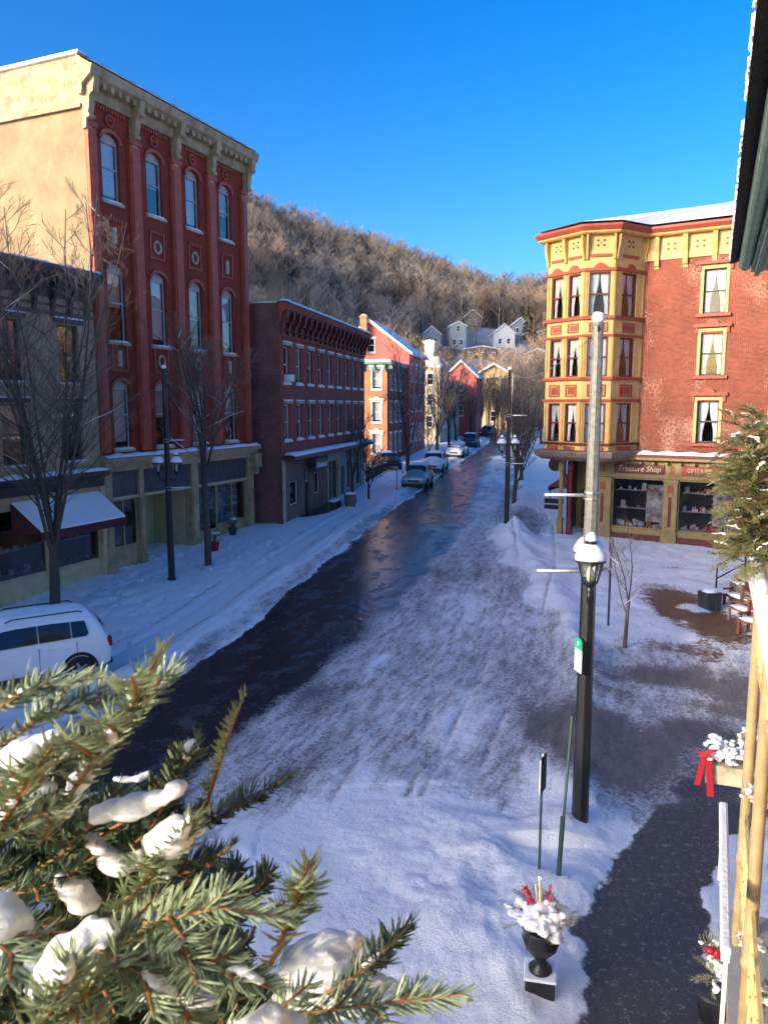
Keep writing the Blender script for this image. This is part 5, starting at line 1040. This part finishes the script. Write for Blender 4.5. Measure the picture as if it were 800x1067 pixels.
    f = st[-1][0]; MB().box(f-.06, f+.0, -.42, .42, .50, .66).build('grille', 'dark', o, bevel=.02); MB().box(f-.14, f+.02, -.66, .66, .28, .40).build('bumper', 'dark', o, bevel=.02); MB().box(st[0][0]-.02, st[0][0]+.2, -.7, .7, .30, .46).build('bumper', 'dark', o, bevel=.02)
    MB().box(st[0][0]-.022, st[0][0]-.0, -.25, .25, .60, .72).build('number_plate', 'white', o)
    if snowy:
        s = MB(); x0, x1 = st[4][0]-.1, st[6][0]+.3; nx, ny = 14, 8
        vs = []
        for i in range(nx+1):
            X = x0+(x1-x0)*i/nx; q = itp(X)
            for j in range(ny+1):
                v_ = -1+2*j/ny; ed = (0 < i < nx and 0 < j < ny); vs.append((X, v_*(q[6]-.03), q[3]+.005-.06*(abs(v_) > .99)+(.05*snowy*(1+.5*noise.noise(Vector((X*2, v_*2, x)))) if ed else 0)))
        s.add(vs, [(i*(ny+1)+j, (i+1)*(ny+1)+j, (i+1)*(ny+1)+j+1, i*(ny+1)+j+1) for i in range(nx) for j in range(ny)]); s.build('roof_snow', 'snow', o, True)
    if snowy > 1:
        s = MB(); s.blob(((st[8][0]+st[10][0])/2, 0, st[9][3]-.0), (.55, .66, .10), .15, 2, 3); s.blob((st[7][0]+.25, 0, (st[7][3]+st[8][3])/2), (.34, .62, .16), .1, 4, 3); s.blob((st[3][0]-.05, 0, 1.3), (.14, .6, .28), .1, 5, 3); s.build('hood_snow', 'snow', o, True)
    return o
vehicle('parked_car', 'white sport utility car with snowy roof parked at the left edge beneath the fir boughs', -9.1, 18.3, radians(213), SUVS, 'suv', 1, None)
for nm, lab, x, y, a, st, pt, sn in (('parked_car', 'silver car nearest in the parked line, facing down the street', 2.5, 56.6, -101, SUVS, 'silver', 1), ('parked_car', 'white car parked right behind the nearest silver one', 4.35, 65.6, -102, SUVS, 'suv', 1), ('parked_car', 'white car completely covered in snow, third in the line', 7.4, 78, -104, SED, 'suv', 3), ('parked_car', 'dark car with a snowy roof, fourth in the line', 10.1, 90.5, -104, SUVS, 'carblack', 1), ('parked_car', 'dark low car in the yard before the orange brick house', .2, 68, -75, SED, 'carblack', 1), ('parked_car', 'dark car far up where the street disappears', 15.2, 113, -110, SUVS, 'carblack', 1)):
    vehicle(nm, lab, x, y, radians(a), st, pt, sn)

# ------------------------------------------------------------------ greenery
def needles(mb, P, nl, step, r, w=.0011, up=.25, lo=-35, hi=215, droop=0, stemr=.0025, mi=(0, 1)):
    P = [Vector(p) for p in P]; mb.mi = mi[0]; mb.tube(P, [stemr*(1.1-.6*i/(len(P)-1)) for i in range(len(P))], 6); mb.mi = mi[1]
    for i in range(len(P)-1):
        a, b = P[i], P[i+1]; d = (b-a); L = d.length; d.normalize(); sd = d.cross(Vector((0, 0, 1)))
        if sd.length < .1: sd = d.orthogonal()
        sd.normalize(); u_ = sd.cross(d); n = max(1, int(L/step))
        for q in range(n):
            p = a.lerp(b, (q+r.random())/n); t = (i+(q+.5)/n)/(len(P)-1)
            ph = radians(r.choice((r.uniform(lo*.6, 22), r.uniform(158, 180+(hi-180)*.6), r.uniform(lo*.6, 22), r.uniform(158, 180+(hi-180)*.6), r.uniform(lo, hi)))); rad = sd*cos(ph)+u_*sin(ph); th = radians(r.uniform(50, 66)*(1-.45*max(0, t-.7)/.3))
            e = (d*cos(th)+rad*sin(th)).normalized(); l = nl*r.uniform(.8, 1.06)*(1-.35*max(0, t-.8)/.2); c = p+e*l*.55; tip = p+e*l+u_*l*up*.3+d*l*.08; s1 = e.cross(u_ if abs(e.dot(u_)) < .9 else sd).normalized(); s2 = e.cross(s1)*.45; k = len(mb.v)
            mb.v += [tuple(p+s1*w*.6), tuple(p-s1*w*.6), tuple(c+s1*w), tuple(c+s2*w), tuple(c-s1*w), tuple(c-s2*w), tuple(tip+s1*w*.35), tuple(tip-s1*w*.35)]
            f = [(k, k+2, k+3), (k, k+3, k+1), (k+1, k+3, k+4), (k, k+5, k+2), (k, k+1, k+5), (k+1, k+4, k+5), (k+2, k+6, k+3), (k+3, k+6, k+7), (k+3, k+7, k+4), (k+2, k+5, k+6), (k+5, k+7, k+6), (k+5, k+4, k+7)]
            mb.f += f; mb.m += [mb.mi]*len(f)
def spray(P, nl, step, r, side=4, sl=.5, **kw):
    mb = MB(); needles(mb, P, nl, step, r, **kw); P = [Vector(p) for p in P]; L = sum((b-a).length for a, b in zip(P, P[1:]))
    for i in range(side):
        t = .18+.62*(i+.5)/side; k = min(len(P)-2, int(t*(len(P)-1))); p = P[k].lerp(P[k+1], t*(len(P)-1)-k); d = (P[k+1]-P[k]).normalized(); s = d.cross(Vector((0, 0, 1))).normalized()*(1 if i % 2 else -1); e = (d*.75+s*.75+Vector((0, 0, r.uniform(-.1, .2)))).normalized(); l = L*sl*(1.1-t)
        needles(mb, [p, p+e*l*.5+Vector((0, 0, .02*l)), p+e*l], nl*.92, step, r, **kw)
    return mb
def lump(P, rad, seed, n=14, m=12, flat=.75, amp=.25):
    mb = MB(); P = [Vector(p) for p in P]; vs = []
    for i in range(n+1):
        t = i/n; x = t*(len(P)-1); k = min(len(P)-2, int(x)); p = P[k].lerp(P[k+1], x-k); d = (P[k+1]-P[k]).normalized(); a = d.cross(Vector((0, 0, 1))); a = a.normalized() if a.length > .05 else Vector((1, 0, 0)); b = a.cross(d); rr = rad*sqrt(max(.0, 1-(2*t-1)**4))+1e-4
        for j in range(m):
            q = 2*pi*j/m; nn = 1+amp*noise.noise(Vector((p.x/rad*.6, p.y/rad*.6+cos(q), p.z/rad*.6+sin(q)+seed)))+amp*.5*noise.noise(Vector((i*.9, cos(q)*2, sin(q)*2+seed))); vs.append(p+(a*cos(q)+b*sin(q)*flat)*rr*nn)
    mb.add(vs, [(i*m+j, i*m+(j+1) % m, (i+1)*m+(j+1) % m, (i+1)*m+j) for i in range(n) for j in range(m)]); return mb
def fused(P, rad, seed, name, parent, n=16, vox=.0032, flat=.7):
    r = random.Random(seed); P = [Vector(p) for p in P]; mb = MB()
    for i in range(n):
        t = (i+.5)/n*(len(P)-1); k = min(len(P)-2, int(t)); p = P[k].lerp(P[k+1], t-k)+Vector((r.gauss(0, .22), r.gauss(0, .22), r.gauss(0, .10)))*rad; e = .5+.5*sin(pi*(i+.5)/n); q = rad*r.uniform(.6, .95)*e
        mb.blob(tuple(p), (q*r.uniform(.8, 1.3), q*r.uniform(.8, 1.3), q*flat), .35, seed+i, 2)
    o = mb.build(name, 'finesnow', parent, True); m = o.modifiers.new('fuse', 'REMESH'); m.mode = 'VOXEL'; m.voxel_size = vox; m.use_smooth_shade = True; m2 = o.modifiers.new('soft', 'SMOOTH'); m2.iterations = 8; m2.factor = .5; return o
F = thing('fir_arrangement', 'large snow-dusted fir boughs in the window box at the bottom left, close to the viewer', 'evergreens', (-.42, .72, 5.95))
FI = Vector(F.location)
def fp(L_): return [at(a, b, c)-FI for a, b, c in L_]
r = random.Random(5)
boughs = [([(40, 880, .74), (99, 790, .72), (134, 742, .70), (170, 676, .69)], 6, .5, 0), ([(-10, 880, .70), (27, 816, .68), (58, 772, .66)], 3, .5, 0), ([(60, 1035, .70), (92, 1009, .69), (126, 986, .68), (172, 958, .66), (229, 946, .65), (296, 956, .64)], 5, .34, 0),
    ([(120, 950, .74), (149, 920, .72), (172, 889, .70), (203, 853, .68)], 3, .45, 0), ([(200, 880, .92), (214, 843, .90), (229, 794, .88), (241, 759, .87), (254, 725, .86)], 0, 0, 0), ([(190, 880, .95), (214, 858, .94), (252, 839, .93), (304, 808, .92)], 4, .35, 1),
    ([(150, 960, .66), (183, 985, .65), (229, 1011, .64), (283, 1030, .63)], 4, .4, 0), ([(280, 1010, .72), (297, 969, .71), (309, 935, .70), (322, 898, .69)], 4, .4, 0), ([(340, 1035, .86), (376, 1014, .86), (400, 992, .86), (428, 963, .86)], 3, .4, 1), ([(230, 1075, .76), (300, 1058, .74), (400, 1046, .72), (484, 1036, .71)], 5, .22, 0),
    ([(-60, 760, .72), (0, 736, .72), (38, 716, .72), (96, 708, .72)], 4, .4, 0), ([(-30, 800, .76), (40, 750, .76), (90, 730, .76), (140, 722, .76)], 4, .4, 0), ([(20, 1090, .62), (50, 1060, .61), (66, 1030, .60), (72, 1000, .60)], 3, .5, 0), ([(-30, 960, .68), (0, 985, .67), (25, 1005, .66), (52, 1030, .65)], 3, .5, 0), ([(90, 1090, .64), (80, 1060, .63), (95, 1020, .62)], 3, .5, 0), ([(-40, 905, .70), (0, 870, .70), (40, 850, .70), (75, 838, .70)], 4, .4, 0), ([(120, 900, .80), (160, 860, .80), (190, 800, .80), (205, 770, .80)], 4, .4, 1), ([(100, 990, .66), (140, 1010, .65), (190, 1050, .64), (215, 1080, .63)], 4, .4, 0)]
for L_, sd, sl, dk in boughs:
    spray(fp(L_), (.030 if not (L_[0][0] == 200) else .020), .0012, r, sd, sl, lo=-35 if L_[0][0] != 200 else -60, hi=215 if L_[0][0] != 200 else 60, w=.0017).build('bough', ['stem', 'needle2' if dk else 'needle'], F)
tips = [(30, 790), (90, 760), (120, 820), (175, 800), (205, 840), (150, 880), (215, 905), (60, 915), (240, 925), (262, 970), (120, 960), (30, 1000), (180, 1030), (275, 1010), (80, 1065), (230, 1065), (10, 1060), (330, 1060), (250, 1000), (100, 890), (20, 900), (160, 940), (60, 850), (195, 960), (130, 1050), (0, 830), (40, 960), (300, 1050), (240, 880), (90, 1000), (0, 930), (70, 800)]
for i, (a, b) in enumerate(tips):
    y = r.uniform(.80, .98); ang = r.uniform(-.2, .9); l = r.uniform(90, 150); P = [(a-cos(ang)*l*(1-t), b+sin(ang)*l*(1-t)+14*sin(t*3), y-.03*t) for t in (0, .35, .7, 1)]
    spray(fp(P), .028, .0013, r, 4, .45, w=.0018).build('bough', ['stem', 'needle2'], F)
for i in range(64):
    a = r.uniform(-60, 290); b = r.uniform(790 if a < 170 else 900, 1110); y = r.uniform(.98, 1.12); ang = r.uniform(-.8, 1.2); l = r.uniform(70, 120); P = [(a-cos(ang)*l*(1-t), b+sin(ang)*l*(1-t)+14*sin(t*3), y-.03*t) for t in (0, .35, .7, 1)]
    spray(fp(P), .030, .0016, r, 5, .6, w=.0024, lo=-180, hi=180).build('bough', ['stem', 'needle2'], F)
clumps = [([(96, 838, .76), (140, 828, .75), (190, 806, .74)], .017), ([(160, 872, .72), (180, 856, .71), (196, 852, .70)], .019), ([(48, 1030, .66), (55, 990, .66), (80, 965, .67), (120, 950, .68)], .020), ([(-20, 925, .70), (5, 945, .70), (28, 968, .70)], .022), ([(-20, 760, .84), (15, 770, .84), (40, 800, .84)], .024), ([(8, 800, .68), (30, 770, .68), (60, 755, .68)], .012), ([(70, 840, .74), (82, 805, .74), (108, 775, .74)], .012), ([(95, 860, .80), (120, 890, .80), (150, 880, .80), (175, 900, .8)], .018),
    ([(310, 1010, .95), (335, 985, .95), (350, 965, .95)], .040), ([(290, 1030, .9), (335, 1032, .88), (380, 1022, .86), (440, 1024, .85)], .022), ([(150, 1030, .72), (200, 1030, .72), (225, 1035, .72)], .012), ([(65, 905, .8), (80, 925, .8), (90, 935, .8)], .016), ([(230, 1075, .66), (270, 1055, .66), (310, 1065, .66)], .02), ([(340, 1060, .80), (400, 1035, .78), (450, 1028, .76)], .010)]
for i, (L_, rd) in enumerate(clumps): fused([q-Vector((0, 0, rd*.75)) for q in fp(L_)], rd*1.1, i, 'snow_clump', F, 26, .0026, .62)
r = random.Random(77)
for i in range(26):
    P = fp(boughs[i % 18][0]) if i < 18 else fp([(tips[i-18][0]-60, tips[i-18][1]+20, .84), (tips[i-18][0]-10, tips[i-18][1]+8, .86)]); k = r.randrange(len(P)-1); a = P[k]; b = P[k+1]
    if boughs[i % 18][0][0][0] == 200 and i < 18: continue
    fused([a.lerp(b, .1)+Vector((0, 0, .004)), a.lerp(b, .9)+Vector((0, 0, .004))], r.uniform(.006, .011), 50+i, 'snow_clump', F, 9, .0026, .6)
bx = thing('window_box', 'dark window box holding the fir boughs just below the view', 'planter', (-.5, .78, 5.55), 0)
k = MB(); k.box(-.55, .5, -.14, .16, 0, .02); k.box(-.55, .5, -.14, -.12, .02, .25); k.box(-.55, .5, .14, .16, .02, .25); k.box(-.55, -.53, -.12, .14, .02, .25); k.box(.48, .5, -.12, .14, .02, .25); k.build('box', 'maroon', bx); MB().box(-.53, .48, -.12, .14, .02, .20).build('soil', 'shingle', bx)
k = MB(); [k.tube([(x, -.1, 0), (x, -.45, -.35)], .015, 6) for x in (-.4, .35)]; k.build('bracket', 'iron', bx)

# garland at the end of the balcony
Gd = thing('evergreen_garland', 'big evergreen garland with brown leaves on the balcony corner at the right edge', 'garland', tuple(at(790, 505, 7.2))); GI = Vector(Gd.location); r = random.Random(9)
for i in range(230):
    px = r.uniform(770, 830); py = r.uniform(438, 588); b = at(px, py, r.uniform(6.7, 7.6)); tx = -r.uniform(.15, .42)*(1 if r.random() < .8 else -.6); d = Vector((tx, r.uniform(-.2, .15), r.uniform(-.22, .16))); brown = (r.random() < .12 and py > 520)
    P = [b-GI, b-GI+d*.5+Vector((0, 0, .03)), b-GI+d]
    if brown:
        k = MB(); k.mi = 0; k.tube(P, .006, 5); k.mi = 1
        for q in range(9):
            p = P[0].lerp(P[2], .25+.75*q/9); e = (d.normalized()+Vector((r.gauss(0, .5), r.gauss(0, .5), r.gauss(0, .5)))).normalized(); s = e.cross(Vector((r.gauss(0, 1), r.gauss(0, 1), 1))).normalized(); l = r.uniform(.08, .14); k.add([p, p+e*l*.5+s*.022, p+e*l, p+e*l*.5-s*.022, p+e*l*.5+Vector((0, 0, .008))], [(0, 1, 4), (1, 2, 4), (2, 3, 4), (3, 0, 4)])
        k.build('bough', ['stem', 'brownleaf'], Gd)
    else: spray(P, .045, .0042, r, 4, .55, w=.0030, stemr=.004, lo=-60, hi=240).build('bough', ['stem', 'needle3' if r.random() < .7 else ('needle2' if r.random() < .6 else 'needle')], Gd)
    if r.random() < .22: fused([P[0].lerp(P[2], .3)+Vector((0, 0, .02)), P[1]+Vector((0, 0, .028)), P[2].lerp(P[1], .2)+Vector((0, 0, .02))], .024, i, 'snow_clump', Gd, 9, .007, .5)
def snowy_bush(o, c, rx, rz_, n, nl, seed, red=0, sfrac=.8):
    r = random.Random(seed); g = MB(); s = MB(); b_ = MB(); c = Vector(c)
    for i in range(n):
        a = r.uniform(0, 6.28); el = r.uniform(-.35, 1.2); d = Vector((cos(a)*cos(el)*rx, sin(a)*cos(el)*rx, sin(el)*rz_))*r.uniform(.7, 1.1); needles(g, [c+d*.15, c+d*.6+Vector((0, 0, .02)), c+d], nl, nl*.13, r, w=nl*.045, stemr=nl*.08)
        if r.random() < sfrac: t = c+d*.75+Vector((0, 0, nl*.35)); [s.blob(tuple(t+Vector((r.gauss(0, .08), r.gauss(0, .08), r.gauss(0, .05)))*rx*1.3-d*.12*q), (rx*r.uniform(.07, .16), rx*r.uniform(.07, .16), rx*r.uniform(.05, .10)), .5, i+q, 2) for q in range(4)]
    g.build('foliage', ['stem', 'needle'], o); so_ = s.build('snow', 'snow', o, True); m = so_.modifiers.new('fuse', 'REMESH'); m.mode = 'VOXEL'; m.voxel_size = .010; m.use_smooth_shade = True
    return r
# urn planter on its pedestal
Uo = thing('urn_planter', 'black urn on a square pedestal filled with snowy flowers and red berry stems', 'planter', (1.80, 8.05, -.02), radians(-12)); Uo.scale = (1.12,)*3
MB().box(-.17, .17, -.17, .17, 0, .06).box(-.15, .15, -.15, .15, .062, .30).build('pedestal', 'iron', Uo, bevel=.012); MB().box(-.165, .165, -.165, .165, .302, .335).build('snow', 'snow', Uo, bevel=.015)
k = MB(); pr = [(.12, .336), (.12, .36), (.07, .40), (.055, .46), (.09, .51), (.16, .60), (.185, .68), (.175, .76), (.2, .80), (.2, .82), (.15, .82)]; n = 24
k.add([(rr*(1+.05*cos(12*2*pi*q/n)*(.5 < z < .78))*cos(2*pi*q/n), rr*(1+.05*cos(12*2*pi*q/n)*(.5 < z < .78))*sin(2*pi*q/n), z) for rr, z in pr for q in range(n)], [(i*n+q, i*n+(q+1) % n, (i+1)*n+(q+1) % n, (i+1)*n+q) for i in range(len(pr)-1) for q in range(n)]+[tuple(range(n))[::-1], tuple((len(pr)-1)*n+q for q in range(n))]); k.build('urn', 'iron', Uo, True)
r = snowy_bush(Uo, (0, 0, .88), .40, .28, 60, .055, 3, sfrac=.35); s = MB()
for i in range(46): a = r.uniform(0, 6.28); d = r.uniform(.02, .27); s.blob((d*cos(a)+.02, d*sin(a), .92+.16*(1-d/.27)*r.random()+.03), (r.uniform(.05, .1), r.uniform(.05, .1), r.uniform(.04, .07)), .4, i, 2)
so_ = s.build('snow_cap', 'snow', Uo, True); m = so_.modifiers.new('fuse', 'REMESH'); m.mode = 'VOXEL'; m.voxel_size = .009; m.use_smooth_shade = True
k = MB(); b_ = MB()
for i in range(12):
    a = r.uniform(0, 6.28); d = Vector((cos(a)*.16, sin(a)*.1, .38))*r.uniform(.8, 1.1)+Vector((-.04, 0, 0)); k.tube([(0, 0, .85), Vector((0, 0, .85))+d], .004, 4)
    for q in range(12): p = Vector((0, 0, .85))+d*(.5+.5*q/12)+Vector((r.gauss(0, .012), r.gauss(0, .012), 0)); b_.blob(tuple(p), .011, .0, q, 1)
k.m = [0]*len(k.f); k.mi = 1; k.add(b_.v, b_.f); k.build('berry_stem', ['stem', 'berry'], Uo, True); c = MB()
for x_, y_, h, w_ in ((-.03, -.02, .50, .018), (-.07, .02, .42, .015), (.0, .03, .36, .015)): c.tube([(x_*.3, y_, .85), (x_, y_, .85+h)], [w_, w_*.8], 8)
c.build('birch_stick', 'stone', Uo); MB().blob((-.03, -.02, 1.36), (.022, .022, .02), .2, 2, 2).build('snow', 'snow', Uo, True)
# planters and garlands of the inn porch
c = at(755, 792, 9.2); o = thing('hanging_planter', 'box planter with snowy evergreens and a red ribbon hung on the porch end', 'planter', (c.x, c.y, c.z-.28), radians(-20))
k = MB(); k.prism([(-.22, 0), (.30, 0), (.34, .24), (-.26, .24)], -.12, .12, 'y'); k.build('box', 'stone', o); MB().box(.28, 1.2, -.02, .02, .14, .18).build('bracket', 'iron', o); snowy_bush(o, (0.02, 0, .32), .34, .30, 46, .05, 12)
k = MB(); 
for a, b, w_ in (((-.26, -.16, .36), (-.32, -.16, -.02), .035), ((-.20, -.17, .32), (-.16, -.17, -.14), .04), ((-.32, -.15, .42), (-.18, -.16, .36), .05), ((-.16, -.15, .46), (-.28, -.16, .36), .05)): k.add([(a[0]-w_, a[1], a[2]), (a[0]+w_, a[1], a[2]), (b[0]+w_, b[1]-.02, b[2]), (b[0]-w_, b[1]-.02, b[2]), (a[0], a[1]-.02, a[2])], [(0, 1, 2, 3), (0, 4, 1)])
kr = k.build('ribbon', 'ribbon', o); kr.modifiers.new('thick', 'SOLIDIFY').thickness = .008
c = at(743, 1030, 7.75); o = thing('evergreen_planter', 'pot of snowy evergreen with a small red bow on the ground beside the porch post', 'planter', (c.x, c.y, -.02))
MB().lathe([(.13, 0), (.17, .3), (.2, .34), (.17, .36)], 16).build('pot', 'dark', o, True); snowy_bush(o, (0, 0, .55), .26, .55, 46, .05, 21, sfrac=.6); MB().blob((-.12, -.14, .95), (.06, .04, .05), .3, 2, 2).blob((-.06, -.16, .92), (.05, .04, .06), .3, 3, 2).build('ribbon', 'ribbon', o, True)
for px, py, y, rx, rz_, sd, lab in ((797, 1050, 6.1, .20, .30, 31, 'snow-laden garland at the bottom right corner of the view'), (788, 835, 7.4, .22, .16, 32, 'snowy garland draped over the porch rail behind the cream post'), (792, 770, 8.0, .30, .14, 33, 'snow-covered swag behind the cream posts, level with the hanging planter'), (783, 985, 7.0, .16, .22, 34, 'snowy evergreen tuft between the two cream posts near the bottom')):
    c = at(px, py, y); o = thing('snowy_garland', lab, 'garland', tuple(c), 0, 'snowy garlands on the inn porch'); snowy_bush(o, (0, 0, 0), rx, rz_, 30, .05, sd, sfrac=.7)
# things by the shopfronts
def pot(px, py, y, lab, red):
    c = at(px, py, y); o = thing('potted_plant', lab, 'plant', (c.x, y, zg(y)-.02)); MB().lathe([(.14, 0), (.2, .35), (.24, .4), (.2, .42)], 14).build('pot', 'ribbon' if red else 'dark', o, True); k = MB(); r = random.Random(int(px)); 
    for i in range(26): a = r.uniform(0, 6.28); d = Vector((cos(a)*.4, sin(a)*.4, r.uniform(.1, .7))); needles(k, [Vector((0, 0, .4)), Vector((0, 0, .42))+d*.6, Vector((0, 0, .35))+d], .06, .012, r, w=.004, stemr=.005)
    k.build('foliage', ['stem', 'needle2'], o); MB().blob((.05, 0, .85), (.2, .2, .05), .5, 2, 2).build('snow', 'snow', o, True)
pot(243, 560, 37.2, 'dark potted shrub at the right end of the tall red block', 0); pot(224, 572, 33.8, 'small plant in a red pot beside the middle tree on the left pavement', 1)
c = at(365, 522, 46.6); o = thing('barrel_planter', 'dark barrel planter with snow on top before the dark red building', 'planter', (c.x, c.y, zg(c.y)-.05)); MB().lathe([(.3, 0), (.38, .35), (.36, .75), (.3, .78)], 16).lathe([(.385, .3), (.395, .32), (.395, .38), (.38, .4)], 16).build('barrel', 'brickb', o, True); MB().blob((0, 0, .8), (.33, .33, .12), .3, 3, 2).build('snow', 'snow', o, True)
o = thing('stone_bench', 'dark bench with snow on its seat beside the barrel planter', 'bench', (c.x-.85, c.y-1.0, zg(c.y)-.03), radians(77)); MB().box(-.6, .6, -.2, .2, .38, .46).build('seat', 'dark', o); [MB().box(x, x+.1, -.18, .18, 0, .378).build('leg', 'dark', o) for x in (-.5, .4)]; MB().box(-.58, .58, -.18, .18, .463, .55).build('snow', 'snow', o, bevel=.03)
# steps, handrail and benches on the square
o = thing('handrail', 'black metal handrail in the snow right of the brown bricks', 'handrail', (12.2, 27.6, 0), 0)
k = MB(); A_, B_ = Vector((0, 0, 0)), Vector((1.55, 1.1, 0)); k.tube([A_, A_+Vector((0, 0, 1.0)), B_+Vector((0, 0, 1.35)), B_], .035, 6); k.tube([A_+Vector((0, 0, .5)), B_+Vector((0, 0, .85))], .025, 6); k.build('rail', 'iron', o, True)
def crate_bench(nm, lab, x, y, rz, m, w=1.2, cat='bench'):
    o = thing(nm, lab, cat, (x, y, zg(y)-.02), rz); k = MB()
    for i in range(4): k.box(-w/2, w/2, -.24+i*.125, -.14+i*.125, .42, .46)
    k.build('seat', m, o); k = MB()
    for i in range(3): k.box(-w/2, w/2, .27, .30, .55+i*.15, .66+i*.15)
    k.build('backrest', m, o)
    for x_ in (-w/2+.03, w/2-.11):
        for y_ in (-.24, .2): MB().box(x_, x_+.08, y_, y_+.07, 0, .418 if y_ < 0 else 1.0).build('leg', m, o)
        MB().box(x_-.005, x_+.085, -.26, .26, .62, .67).build('armrest', m, o)
    MB().blob((0, .0, .48), (w*.5, .22, .07), .4, 3, 3).build('snow', 'snow', o, True); return o
crate_bench('garden_chair', 'orange-red wooden chair with snow on it, nearest of the outdoor seats', 10.95, 22.2, radians(-60), 'redwood', .7, 'chair'); crate_bench('bench', 'dark brown bench with snow on its seat, behind the orange-red chair', 11.35, 23.4, radians(-75), 'brickb', 1.2); crate_bench('bench', 'dark maroon bench with snow next to the black planter box, farthest of the seats', 11.9, 25.0, radians(-80), 'maroon', 1.3)
o = thing('planter_box', 'dark square planter box with snow at the edge of the brown bricks', 'planter', (10.95, 25.2, -.02), radians(15)); k = MB(); k.prism([(-.24, 0), (.24, 0), (.30, .62), (-.30, .62)], -.27, .27, 'y'); k.build('box', 'dark', o, bevel=.02); MB().blob((0, 0, .62), (.25, .24, .1), .4, 3, 2).build('snow', 'snow', o, True)
o = thing('brick_pillar', 'low dark box with snowy top behind the benches', 'box', (12.2, 25.6, 0)); MB().box(-.3, .3, -.3, .3, -.1, .8).build('box', 'brickb', o, bevel=.02); MB().box(-.31, .31, -.31, .31, .803, .88).build('snow', 'snow', o, bevel=.03)
# fence in the yard
o = thing('yard_fence', 'low dark picket fence in the yard left of the orange brick house', 'fence', (-1.4, 58.5, zg(58.5)), atan2(D2.y, D2.x)); k = MB()
for i in range(40): k.box(i*.22, i*.22+.05, -.02, .02, -.3, 1.0)
k.build('picket', 'dark', o); MB().box(0, 8.8, .022, .06, .75, .82).box(0, 8.8, .022, .06, .2, .27).build('rail', 'dark', o)
# overhead wires
def wire(a, b, sag, lab):
    a, b = Vector(a), Vector(b); m_ = a.lerp(b, .5); o = MB().tube([a.lerp(b, t/12)-m_-Vector((0, 0, sag*4*t/12*(1-t/12))) for t in range(13)], .008, 4).build('overhead_wire', 'metal'); o.location = m_; tag(o, lab, 'wire')
wire((3.16, 11.5, 7.9), (5.95, 36.9, 8.45), .5, 'thin wire from the near lamp post top to the far lamp post')

# ------------------------------------------------------------------ sky, sun, camera
w = bpy.data.worlds.new('World'); S.world = w; w.use_nodes = True; nt = w.node_tree; bg = nt.nodes['Background']
sk = nt.nodes.new('ShaderNodeTexSky'); sk.sky_type = 'NISHITA'; sk.sun_disc = False; sk.sun_elevation = SUN_EL; sk.sun_rotation = atan2(SUN_H.x, SUN_H.y) % (2*pi); sk.air_density = 1.0; sk.dust_density = 5; sk.ozone_density = 4.0; sk.altitude = 600
gm = nt.nodes.new('ShaderNodeGamma'); gm.inputs[1].default_value = 1.3
hs = nt.nodes.new('ShaderNodeHueSaturation'); hs.inputs['Saturation'].default_value = 1.2; hs.inputs['Hue'].default_value = .504; hs.inputs['Value'].default_value = .95
nt.links.new(sk.outputs[0], gm.inputs[0]); nt.links.new(gm.outputs[0], hs.inputs['Color']); nt.links.new(hs.outputs[0], bg.inputs['Color']); bg.inputs['Strength'].default_value = .15
sd = Vector((SUN_H.x*cos(SUN_EL), SUN_H.y*cos(SUN_EL), sin(SUN_EL)))
l = bpy.data.lights.new('Sun', 'SUN'); l.energy = 2.0; l.angle = radians(.53); l.color = (1, .89, .74); lo = bpy.data.objects.new('Sun', l); C.objects.link(lo); lo.rotation_euler = sd.to_track_quat('Z', 'Y').to_euler(); lo.location = (-50, -40, 60)
cd = bpy.data.cameras.new('Camera'); cam = bpy.data.objects.new('Camera', cd); C.objects.link(cam); cam.location = (0, 0, EYE); cam.rotation_euler = (radians(90)-PITCH, 0, 0)
cd.sensor_fit = 'VERTICAL'; cd.sensor_height = 24; cd.lens = 24*800/1067; cd.clip_start = .05; cd.clip_end = 3000; S.camera = cam; cd.dof.use_dof = True; cd.dof.focus_distance = 22; cd.dof.aperture_fstop = 9
vs_ = S.view_settings; vs_.view_transform = 'Standard'; vs_.look = 'None'; vs_.gamma = 1; vs_.use_curve_mapping = False; vs_.exposure = 1.08; vs_.use_white_balance = True; vs_.white_balance_temperature = 7050; vs_.white_balance_tint = 12
S.render.engine = 'CYCLES'; S.cycles.max_bounces = 6; S.cycles.transparent_max_bounces = 12
